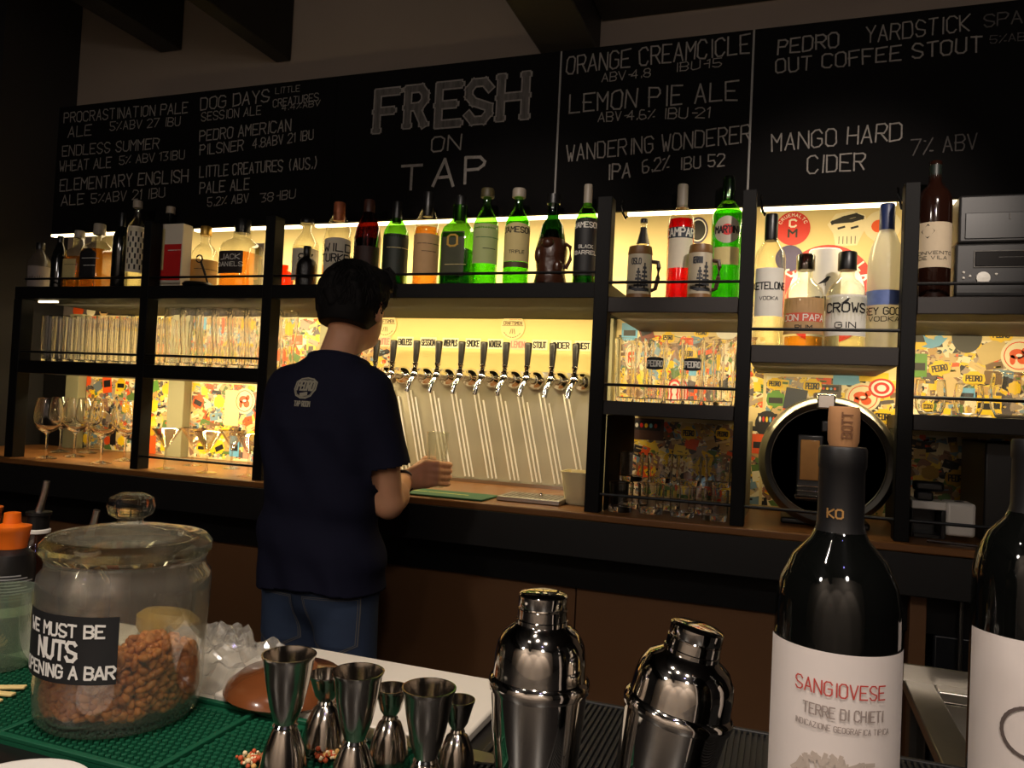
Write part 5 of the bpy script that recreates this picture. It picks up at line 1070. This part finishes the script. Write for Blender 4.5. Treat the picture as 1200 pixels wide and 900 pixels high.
# rubber mats
GRM = mat('rubber_green', (12, 78, 52), .5, spec=.4); BRM = mat('rubber_black', (24, 24, 25), .5)
def rubber(name, label, xa, xb, ya, yb, m, kind):
    t = thing(name, label, 'mat', (xa, ya, ZF-.008)); w, d = xb-xa, yb-ya
    MB().box(0, w, 0, d, .0002, .004).build('base_sheet', m, t)
    mb = MB(); mb.box(0, w, 0, .006, .004, .0085); mb.box(0, w, d-.006, d, .004, .0085); mb.box(0, .006, .006, d-.006, .004, .0085); mb.box(w-.006, w, .006, d-.006, .004, .0085)
    if kind == 'nub':
        for x in np.arange(.18, w-.05, .175): mb.box(x, x+.006, .006, d-.006, .004, .0088)
        mb.build('raised_border', m, t, bevel=.001); nb = MB(); p = .0072
        for j in range(int((d-.02)/p)):
            for i in range(int((w-.02)/p)):
                x, y = .012+i*p+(j % 2)*p/2, .011+j*p
                if any(abs(x-.003-e) < .006 for e in np.arange(.18, w-.05, .175)): continue
                nb.lathe([(.0027, .004), (.0024, .0078), (0, .0083)], 6, c=(x, y, 0))
        o = nb.build('nubs', m, t); o['kind'] = 'stuff'
    else:
        mb.build('raised_border', m, t, bevel=.001); nb = MB()
        for i in range(int((w-.02)/.0055)): nb.box(.009+i*.0055, .0118+i*.0055, .008, d-.008, .004, .008)
        o = nb.build('ribs', m, t, smooth=False); o['kind'] = 'stuff'
    return t
rubber('bar_mat', 'green rubber bar mat with raised nubs under the nut jar', -1.02, -.262, .512, .660, GRM, 'nub')
rubber('bar_mat', 'black ribbed rubber bar mat under the two shakers', -.25, .36, .50, .836, BRM, 'rib')
# white board and paper, wooden bowl, bag
t = thing('cutting_board', 'white plastic cutting board lying behind the jiggers', 'board', (-.45, .665, ZF-.0078)); MB().box(-.10, .178, 0, .172, 0, .012).build('board', mat('board_white', (214, 206, 192), .5, noise=.04, scale=12), t, bevel=.003)
tag(MB().box(-.86, -.552, .655, .83, ZF-.0078, ZF-.0068).build('paper_sheet', WHITE), 'white paper sheet under the crumpled plastic bag', 'paper')
Pw = onz(320, 848, ZF+.012); t = thing('wooden_bowl', 'glossy brown wooden bowl turned upside down behind the tallest jigger', 'bowl', (-.485, .705, ZF+.0045))
WB2 = mat('bowl_wood', (110, 62, 32), .2, noise=.35, scale=9, stretch=(1, 6, 1), **{'Coat Weight': .6})
MB().lathe([(.064, 0), (.067, .003), (.064, .010), (.052, .019), (.030, .024), (.028, .026), (0, .026)], 40).build('bowl_body', WB2, t)
# crumpled plastic bag
def crumple(name, label, c, r, m, seed, cat):
    rnd = np.random.RandomState(seed); n = 46; u, v_ = np.meshgrid(np.linspace(-1, 1, n), np.linspace(-1, 1, n), indexing='ij')
    rr = np.sqrt(u**2+v_**2); env = np.clip(1-rr**2*.85, .02, 1)**.6; z = np.zeros_like(u)
    for k in range(34):
        a = rnd.uniform(0, pi); w = rnd.uniform(2.5, 11); z += np.abs(((u*cos(a)+v_*sin(a))*w+rnd.uniform(0, 2)) % 2-1)*rnd.uniform(.3, 1)/w
    z = (z-z.min())/(z.max()-z.min()); Z = env*(.25+.9*z)*r[2]; X_ = u*r[0]*(1+.18*(z-.5)); Y_ = v_*r[1]*(1+.25*(z-.5))
    mb = MB(); mb.add([(X_[i, j], Y_[i, j], Z[i, j]) for i in range(n) for j in range(n)], [(i*n+j, (i+1)*n+j, (i+1)*n+j+1, i*n+j+1) for i in range(n-1) for j in range(n-1) if rr[i, j] < 1.18])
    return tag(mb.build(name, m, None, loc=c, ang=7), label, cat)
BAGM = thin('plastic_film', (248, 246, 242), .12, .8, diff=.15, rough=.12)
crumple('plastic_bag', 'crumpled clear plastic bag behind the nut jar', (-.615, .738, ZF-.0065), (.095, .066, .058), BAGM, 4, 'bag')
t = thing('snack_packet', 'yellow gold mesh packet peeking out behind the plastic bag', 'packet', (-.745, .806, ZF-.0065)); MB().lathe([(0, 0), (.020, .002), (.024, .014), (.024, .028), (.018, .036), (0, .038)], 24, sx=2.0).build('packet_body', mat('packet_gold', (176, 140, 60), .4, noise=.4, scale=60), t)
# the knife on the mat
t = thing('bar_knife', 'small steel knife blade lying on the black mat behind the jiggers', 'knife', (-.27, .655, ZF+.0005)); MB().add([(-.10, -.012, 0), (.03, -.010, 0), (.05, 0, 0), (.03, .010, 0), (-.10, .012, 0), (-.10, -.012, .002), (.03, -.010, .002), (.05, 0, .001), (.03, .010, .002), (-.10, .012, .002)], [(4, 3, 2, 1, 0), (5, 6, 7, 8, 9), (0, 1, 6, 5), (1, 2, 7, 6), (2, 3, 8, 7), (3, 4, 9, 8), (4, 0, 5, 9)]).build('blade', STEEL, t, smooth=False)
# ---- jar of nuts
JX, JY = -.607, .598; JR = .0775; JH = .152
t = thing('nut_jar', 'large round glass jar with knobbed lid and black hand lettered label', 'jar', (JX, JY, ZF+.0006))
JG = thin('jar_glass', (250, 250, 244), .06, .6, diff=.05)
JGL = solid_glass('jar_lid_glass', (246, 250, 244)); _n = JGL.node_tree; _t = _n.nodes.new('ShaderNodeBsdfTransparent'); _x = _n.nodes.new('ShaderNodeMixShader'); _x.inputs[0].default_value = .55
_n.links.new(_t.outputs[0], _x.inputs[1]); _n.links.new([k for k in _n.nodes if k.type == 'BSDF_GLASS'][0].outputs[0], _x.inputs[2]); _n.links.new(_x.outputs[0], [k for k in _n.nodes if k.type == 'OUTPUT_MATERIAL'][0].inputs[0])
MB().lathe([(0, .006), (JR*.6, .003), (JR*.88, .0), (JR*.95, .006), (JR*.97, .02), (JR*.99, .08), (JR*1.015, JH*.84), (JR*1.0, JH*.895), (JR*.94, JH*.935), (JR*.93, JH*.985), (JR*.95, JH), (JR*.91, JH), (JR*.90, JH*.94), (JR*.97, JH*.88), (JR*.985, JH*.8), (JR*.955, .018), (JR*.87, .008), (0, .009)], 64).build('jar_body', JG, t)
ld = MB().lathe([(0, JH+.003), (JR*.80, JH+.003), (JR*.80, JH+.001), (JR*.92, JH+.001), (JR*1.0, JH+.006), (JR*1.0, JH+.014), (JR*.93, JH+.020), (JR*.70, JH+.021), (JR*.64, JH+.025), (JR*.50, JH+.027), (JR*.28, JH+.029), (JR*.16, JH+.032), (JR*.15, JH+.036), (0, JH+.036)], 64).build('jar_lid', JGL, t)
MB().lathe([(0, -.013), (.012, -.0126), (.020, -.008), (.0225, 0), (.020, .008), (.012, .0122), (0, .013)], 32, c=(0, 0, JH+.0486)).build('lid_knob', JGL, ld)
pj = math.atan2(-JY, -JX)+rd(-43)
jf = lambda u, v_, o: ((JR*1.003+.0009+o)*cos(pj+u/JR), (JR*1.003+.0009+o)*sin(pj+u/JR), v_)
mb = MB(); nn = 20; z0, z1 = .052, .112; hw = .0545
vs = [jf((i/nn*2-1)*hw, z, 0) for z in (z0, z1) for i in range(nn+1)]; mb.add(vs, [(i, i+1, i+nn+2, i+nn+1) for i in range(nn)])
lb = mb.build('chalk_label', mat('label_chalk_black', (20, 20, 22), .6), t); mb = MB(); jo = lambda u, v_, o: jf(u, v_, o+.0006)
for txt, h_, w_, c_, y_ in (('WE MUST BE', .0105, .082, .002, .094), ('NUTS', .016, .042, -.001, .0735), ('OPENING A BAR', .0105, .098, .004, .0575)):
    mb = MB(); write(mb, txt, jo, w=.2, jit=.03, h=h_, width=w_, cx=c_, y0=y_); mb.build('lettering', mat('chalk_pen', (226, 224, 218), .7), lb, smooth=False)
# the nuts: a heap nobody could count
NUT = mat('candied_nuts', (216, 138, 66), .45, noise=.25, scale=45, **{'Coat Weight': .3}); NUT2 = mat('candied_nuts_dark', (192, 114, 50), .45, noise=.25, scale=45); mb = MB(); rnd = random.Random(5)
def heap(x, y): return .034+.042*max(0, min(1, (x+.045)/.075))*math.exp(-((y+.0)/.08)**2)+.004*sin(60*x+40*y)
RJ = JR*.875; k = 0
mb.lathe([(0, .013), (RJ*.86, .013), (RJ*.90, .020), (RJ*.88, .030), (0, .03)], 32, mi=1)
for i in range(26):   # solid core under the surface
    x = -RJ+2*RJ*i/25
mb2 = []
gn = 22
for i in range(4600):
    a = rnd.uniform(0, 2*pi); r = RJ*sqrt(rnd.random()); 
    x, y = r*cos(a), r*sin(a); h = heap(x, y); z = rnd.uniform(.0145, h)
    if r < RJ*.84 and z < h-.012: continue
    if r > RJ*.95: r = RJ*.95; x, y = r*cos(a), r*sin(a)
    b = len(mb.v); mb.sphere((0, 0, 0), 1, 5, mi=rnd.randrange(2)); s = rnd.uniform(.0030, .0046); M = Matrix.Rotation(rnd.uniform(0, 6), 3, 'X') @ Matrix.Rotation(rnd.uniform(0, 6), 3, 'Z')
    mb.v[b:] = [tuple(np.array(M @ Vector((px*s*1.5, py*s, pz*s*.85)))+(x, y, z)) for px, py, pz in mb.v[b:]]
o = mb.build('nuts', [NUT, NUT2], None, loc=(JX, JY, ZF+.0006), ang=60); tag(o, 'golden brown candied nuts heaped in the glass jar', 'nuts', None, 'stuff')
# ---- jiggers
JIG = mat('jigger_steel', (176, 168, 158), .16, 1)
def jigger(label, px, py, zc, rim, h, waist=.44, loR=1.0):
    P = CAM+ray(px, py)*zc; R = rim/2/F*zc; H = P[2]-ZF+.0; wz = H*waist
    t = thing('jigger', label, 'jigger', (P[0], P[1], ZF+.0006), group='steel jiggers on the green mat')
    q_ = R*loR
    MB().lathe([(R*.36, wz), (R*.42, wz+.003), (R*.62, wz+(H-wz)*.28), (R*.80, wz+(H-wz)*.62), (R*.93, H-.004), (R*1.0, H-.0012), (R*1.0, H), (R*.94, H), (R*.88, H-.006), (R*.76, wz+(H-wz)*.62), (R*.57, wz+(H-wz)*.28), (R*.3, wz+.006), (0, wz+.005)], 40).build('upper_cup', JIG, t)
    MB().lathe([(q_, 0), (q_*1.02, .001), (q_*.95, wz*.2), (q_*.78, wz*.6), (q_*.52, wz*.9), (R*.40, wz-.001), (R*.36, wz)], 40).build('lower_cup', JIG, t)
    MB().lathe([(R*.40, wz-.0022), (R*.47, wz), (R*.40, wz+.0022)], 32).build('waist_ring', CHROME, t)
    return t
jigger('tall steel jigger at the left of the group', 339, 767, .64, 63, 0, .43, .92)
jigger('small narrow steel jigger behind the tall left one', 384, 790, .695, 44, 0, .62, 1.25); jigger('wide steel jigger in the middle of the group', 420, 787, .63, 61, 0, .40, .92)
jigger('small narrow steel jigger between the two wide ones', 459, 806, .675, 40, 0, .60, 1.25); jigger('wide steel jigger at the right of the group', 503, 806, .615, 64, 0, .36, .9); jigger('small narrow steel jigger at the far right of the group', 538, 820, .665, 38, 0, .56, 1.25)
for px, py, lb in ((298, 897, 'small heap of crunchy snack crumbs left of the tall jigger'), (384, 892, 'small heap of red and gold snack crumbs behind the tall jigger')):
    P = onz(px, py, ZF); mb = MB(); rnd = random.Random(px)
    for i in range(60): mb.sphere((rnd.gauss(0, .006), rnd.gauss(0, .006), .004+abs(rnd.gauss(0, .003))), rnd.uniform(.0012, .0025), 5, mi=rnd.randrange(3))
    tag(mb.build('snack_crumbs', [mat('crumb_gold', (206, 160, 90), .7), mat('crumb_pale', (226, 204, 160), .7), mat('crumb_red', (190, 80, 40), .7)], None, loc=(P[0], P[1], ZF)), lb, 'crumbs', None, 'stuff')
# ---- shakers
SHK = mat('shaker_steel', (214, 208, 200), .06, 1)
def shaker(label, P, R, H, rot=None):
    t = thing('cocktail_shaker', label, 'shaker', P, rot=rot or (0, 0, 0)); k = H
    MB().lathe([(0, .0), (R*.68, 0), (R*.72, .003), (R*.80, k*.12), (R*.93, k*.40), (R*.985, k*.56), (R*.985, k*.585), (R*.96, k*.588)], 56).build('tin', SHK, t)
    MB().lathe([(R*.97, k*.565), (R*1.03, k*.575), (R*1.05, k*.60), (R*1.02, k*.622), (R*.96, k*.635), (R*.95, k*.66), (R*.94, k*.72), (R*.89, k*.775), (R*.76, k*.825), (R*.60, k*.85), (R*.52, k*.865), (R*.50, k*.875)], 56).build('strainer_top', SHK, t)
    MB().lathe([(R*.535, k*.862), (R*.535, k*.88), (R*.515, k*.884), (R*.51, k*.925), (R*.50, k*.927), (R*.51, k*.931), (R*.50, k*.936), (R*.51, k*.94), (R*.505, k*.985), (R*.47, k*.993), (R*.3, k), (0, k*1.002)], 48).build('cap', SHK, t)
    return t
Ps = CAM+ray(637, 694)*.60; Rs = 118/2/F*.60
shaker('upright polished steel cobbler shaker right of the jiggers', (Ps[0], Ps[1], ZF+.0006), Rs/1.04, Ps[2]-ZF)
Pq = CAM+ray(823, 736)*.565; Hq = .178; tl = rd(11); Rq = 130/2/F*.565/1.04
ax = np.array([sin(tl), 0, cos(tl)]); base = Pq-ax*Hq; base[2] = ZF+.001+Rq*.68*sin(tl)
shaker('tilted polished steel cobbler shaker left of the SANGIOVESE bottle', tuple(base), Rq, float((Pq[2]-base[2])/cos(tl)), (rd(-3), tl, 0))
# ---- wine bottles
WG = mat('wine_bottle_glass', (8, 9, 8), .05, spec=.6)
def winebottle(label, px, py, zc, dia_px, top=.632, lift=-.007):
    P = CAM+ray(px, py)*zc; R = dia_px/2/F*zc; base = (float(P[0]), float(P[1]), ZF+lift); H = float(P[2])-base[2]; ph = math.atan2(-P[1], -P[0])+rd(4)
    t = thing('wine_bottle', label, 'bottle', base)
    pr = PROF['wine']; MB().lathe([(r*R, z*H) for r, z in pr]+[(0, H)], 56).build('glass_body', WG, t)
    MB().lathe([(R*.43, H*.828), (R*.375, H*.853), (R*.365, H*.955), (R*.39, H*.962), (R*.39, H*.995), (R*.365, H*1.001), (R*.25, H*1.002), (0, H*1.002)], 40).build('foil_capsule', mat('foil_black', (18, 17, 18), .45), t)
    fn = lambda u, v_, o: ((R+.0009+o)*cos(ph+u/R), (R+.0009+o)*sin(ph+u/R), v_); mb = MB(); nn = 28; hw = R*(1.42 if lift < 0 else 1.22)
    z0, z1 = .09*H, top*H; vs = [fn((i/nn*2-1)*hw, z, 0) for z in (z0, z1) for i in range(nn+1)]; mb.add(vs, [(i, i+1, i+nn+2, i+nn+1) for i in range(nn)])
    l = mb.build('paper_label', mat('wine_label_white', (222, 212, 206), .7, noise=.03, scale=40), t); f2 = lambda u, v_, o: fn(u, v_, o+.0005)
    return t, l, f2, R, H, ph
t, l, f2, R, H, ph = winebottle('dark wine bottle with cork and white SANGIOVESE label', 988, 524, .466, 137)
mb = MB(); write(mb, 'SANGIOVESE', f2, w=.10, jit=.0, h=.0075, width=R*1.36, cx=.001, y0=H*.556); mb.build('lettering', mat('wine_red_ink', (190, 66, 58), .7), l, smooth=False)
mb = MB(); write(mb, 'TERRE DI CHIETI', f2, w=.12, jit=0, h=.0058, width=R*1.2, cx=.003, y0=H*.517); mb.build('lettering', mat('wine_grey_ink', (150, 136, 130), .7), l, smooth=False); mb = MB(); write(mb, 'INDICAZIONE GEOGRAFICA TIPICA', f2, w=.12, jit=0, h=.003, width=R*1.45, cx=.003, y0=H*.494); mb.build('lettering', mat('wine_grey_ink', (150, 136, 130), .7), l, smooth=False)
mb = MB(); rnd = random.Random(2)
for k in range(9):
    a = -.8+k*.2; x, z = .028*sin(a), H*.37+.022*cos(a); ribbon(mb, [(x*.3, H*.33), (x, z)], .001, f2)
    for m_ in range(5): ribbon(mb, [(x+rnd.uniform(-.004, .004), z+rnd.uniform(-.004, .004)), (x+rnd.uniform(-.004, .004), z+rnd.uniform(-.004, .004))], .0022, f2)
ribbon(mb, [(-.028, H*.325), (.03, H*.32)], .0016, f2); mb.build('vine_drawing', mat('wine_pale_ink', (186, 172, 160), .75), l, smooth=False)
cf = lambda u, v_, o: ((R*.376+.0005+o)*cos(ph+u/(R*.375)), (R*.376+.0005+o)*sin(ph+u/(R*.375)), v_)
mb = MB(); write(mb, 'KO', cf, w=.2, jit=0, h=.005, width=.0085, cx=-.004, y0=H*.866); mb.build('lettering', mat('foil_gold_ink', (196, 150, 90), .4, .6), [c for c in t.children if c.name.startswith('foil')][0], smooth=False)
ck = MB().lathe([(R*.22, H*.97), (R*.225, H*1.003), (R*.252, H*1.012), (R*.258, H*1.05), (R*.252, H*1.074), (R*.238, H*1.079), (0, H*1.079)], 32).build('cork', CORKM, t)
kf = lambda u, v_, o: ((R*.26+.0004+o)*cos(ph+u/(R*.26)), (R*.26+.0004+o)*sin(ph+u/(R*.26)), v_)
mb = MB(); write(mb, 'BOTT', lambda u, v_, o: kf(-v_, u, o), w=.16, jit=0, h=.0055, width=.015, cx=H*1.043, y0=-.004); mb.build('lettering', mat('cork_ink', (110, 72, 44), .8), ck, smooth=False)
t, l, f2, R, H, ph = winebottle('dark wine bottle with white label cut by the right picture edge', 1212, 516, .54, 118, .575, .0006)
mb = MB(); pts = [(.001+.0165*cos(a), H*.385+.0165*sin(a)) for a in np.linspace(0, 2*pi, 30)]; ribbon(mb, pts, .0022, f2); mb.build('circle_mark', mat('wine_grey_ink2', (96, 84, 80), .7), l, smooth=False)
# ---- bottles at the far left
def sidebottle(label, px, py, zc, R, kind):
    P = CAM+ray(px, py)*zc; H = P[2]-ZF+.007; t = thing('squeeze_bottle' if kind else 'spirit_bottle', label, 'bottle', (P[0], P[1], ZF-.007))
    if kind:
        MB().lathe([(0, 0), (R*.95, 0), (R, .004), (R, H*.62), (R*.9, H*.70), (R*.6, H*.74), (0, H*.745)], 32).build('bottle_body', mat('sauce_black', (24, 22, 22), .35), t)
        MB().lathe([(R*.62, H*.74), (R*.72, H*.86), (R*.76, H*.87), (R*.76, H*.90), (R*.55, H*.905), (R*.35, H*.92), (R*.32, H*.995), (R*.2, H), (0, H)], 28).build('flip_cap', mat('cap_orange', (236, 110, 18), .4), t)
        ph = math.atan2(-P[1], -P[0]); fn = lambda u, v_, o: ((R+.0008+o)*cos(ph+u/R), (R+.0008+o)*sin(ph+u/R), v_); mb = MB()
        for i in range(9): ribbon(mb, [(-.02, H*(.56-.022*i)), (.012+.008*((i*7) % 3), H*(.56-.022*i))], .0016, fn)
        mb.build('lettering', mat('fine_print', (150, 150, 150), .7), t, smooth=False); mb = MB(); ribbon(mb, [(-.03, H*.30), (.03, H*.30)], H*.07, fn); mb.build('pale_band', WHITE, t, smooth=False)
    else:
        MB().lathe([(0, 0), (R*.95, 0), (R, .004), (R, H*.40), (R*.9, H*.46), (R*.5, H*.56), (R*.40, H*.60), (R*.40, H*.68)], 32).build('glass_body', thin('spirit_red_glass', (214, 190, 184), .08, .6), t)
        MB().lathe([(R*.44, H*.64), (R*.52, H*.645), (R*.52, H*.665), (R*.44, H*.67)], 24).build('white_collar', WHITE, t)
        MB().lathe([(R*.40, H*.67), (R*.45, H*.675), (R*.45, H*.76), (R*.52, H*.765), (R*.52, H*.785), (R*.2, H*.79), (0, H*.79)], 24).build('black_neck', BLKPL, t)
        MB().tube([(0, 0, H*.78), (.003, 0, H*.83), (.008, .0, H*.92), (.011, 0, H)], [.0058, .0045, .0042, .0042], 10).build('pourer', STEEL, t)
    return t
sidebottle('orange capped squeeze bottle cut by the left picture edge', -18, 578, 1.01, .029, 1); sidebottle('orange capped squeeze bottle with black label left of the pourer bottle', 15, 600, .94, .028, 1)
sidebottle('bottle with steel pourer spout and black neck behind the left of the nut jar', 48, 563, 1.03, .030, 0); sidebottle('bottle with steel pourer spout seen just above the lid of the nut jar', 106, 597, 1.0, .030, 0)
t = thing('glass_cup', 'pale green plastic cup at the left picture edge behind the jar', 'cup', (*onz(1, 780, ZF)[:2], ZF+.0006)); MB().lathe(wall([(.027, 0), (.029, .004), (.032, .045), (.035, .085)], .002, .006), 32).build('cup_body', thin('green_plastic', (226, 236, 222), .08, .5, diff=.12), t)
PS = mat('cheese_stick', (222, 196, 130), .7); rnd = random.Random(9)
for k, (dx, dy, a, lb) in enumerate(((0, 0, .5, 'topmost'), (.012, -.015, .25, 'middle'), (.02, -.03, .1, 'lowest'))):
    P = onz(8, 808, ZF); t = thing('wooden_stick', lb+' of three pale flat sticks at the left edge of the green mat', 'stick', (P[0]+dx*.5, P[1]+dy, ZF+.0008), rz=a); MB().box(-.04, .018, -.004, .004, 0, .003).build('stick_body', PS, t, bevel=.001)
P = onz(95, 905, ZF-.008); t = thing('white_plate', 'white plate rim at the bottom edge below the nut jar', 'plate', (P[0], P[1]-.064, ZF-.0075)); MB().lathe([(0, 0), (.03, 0), (.034, .003), (.054, .010), (.056, .012), (.052, .0125), (.032, .006), (0, .004)], 48).build('plate_body', mat('porcelain', (226, 222, 214), .2), t)
# ---- steel sink behind the bar at right
t = thing('steel_sink', 'brushed steel sink unit behind the bar right of the SANGIOVESE bottle', 'sink', (.42, 1.2, .90)); x0, x1, y0, y1 = -.20, .5, -.36, .36
mb = MB(); mb.box(x0, x0+.05, y0, y1, -.02, 0); mb.box(x1-.05, x1, y0, y1, -.02, 0); mb.box(x0+.05, x1-.05, y1-.04, y1, -.02, 0); mb.box(x0+.05, x1-.05, y0, y0+.04, -.02, 0); mb.build('sink_rim', STEEL, t, bevel=.003)
mb = MB(); mb.box(x0+.05, x0+.055, y0+.04, y1-.04, -.20, -.02); mb.box(x1-.055, x1-.05, y0+.04, y1-.04, -.2, -.02); mb.box(x0+.055, x1-.055, y1-.045, y1-.04, -.2, -.02); mb.box(x0+.055, x1-.055, y0+.04, y0+.045, -.2, -.02); mb.box(x0+.05, x1-.05, y0+.04, y1-.04, -.205, -.2); mb.build('basin', STEEL, t)
MB().box(x0, x1, y1-.004, y1+.002, -.0195, .028).build('splash_edge', STEEL, t)
for sx in (x0+.02, x1-.02):
    for sy in (y0+.02, y1-.02): MB().tube([(sx, sy, -.90), (sx, sy, -.021)], .016).build('leg', STEEL, t)
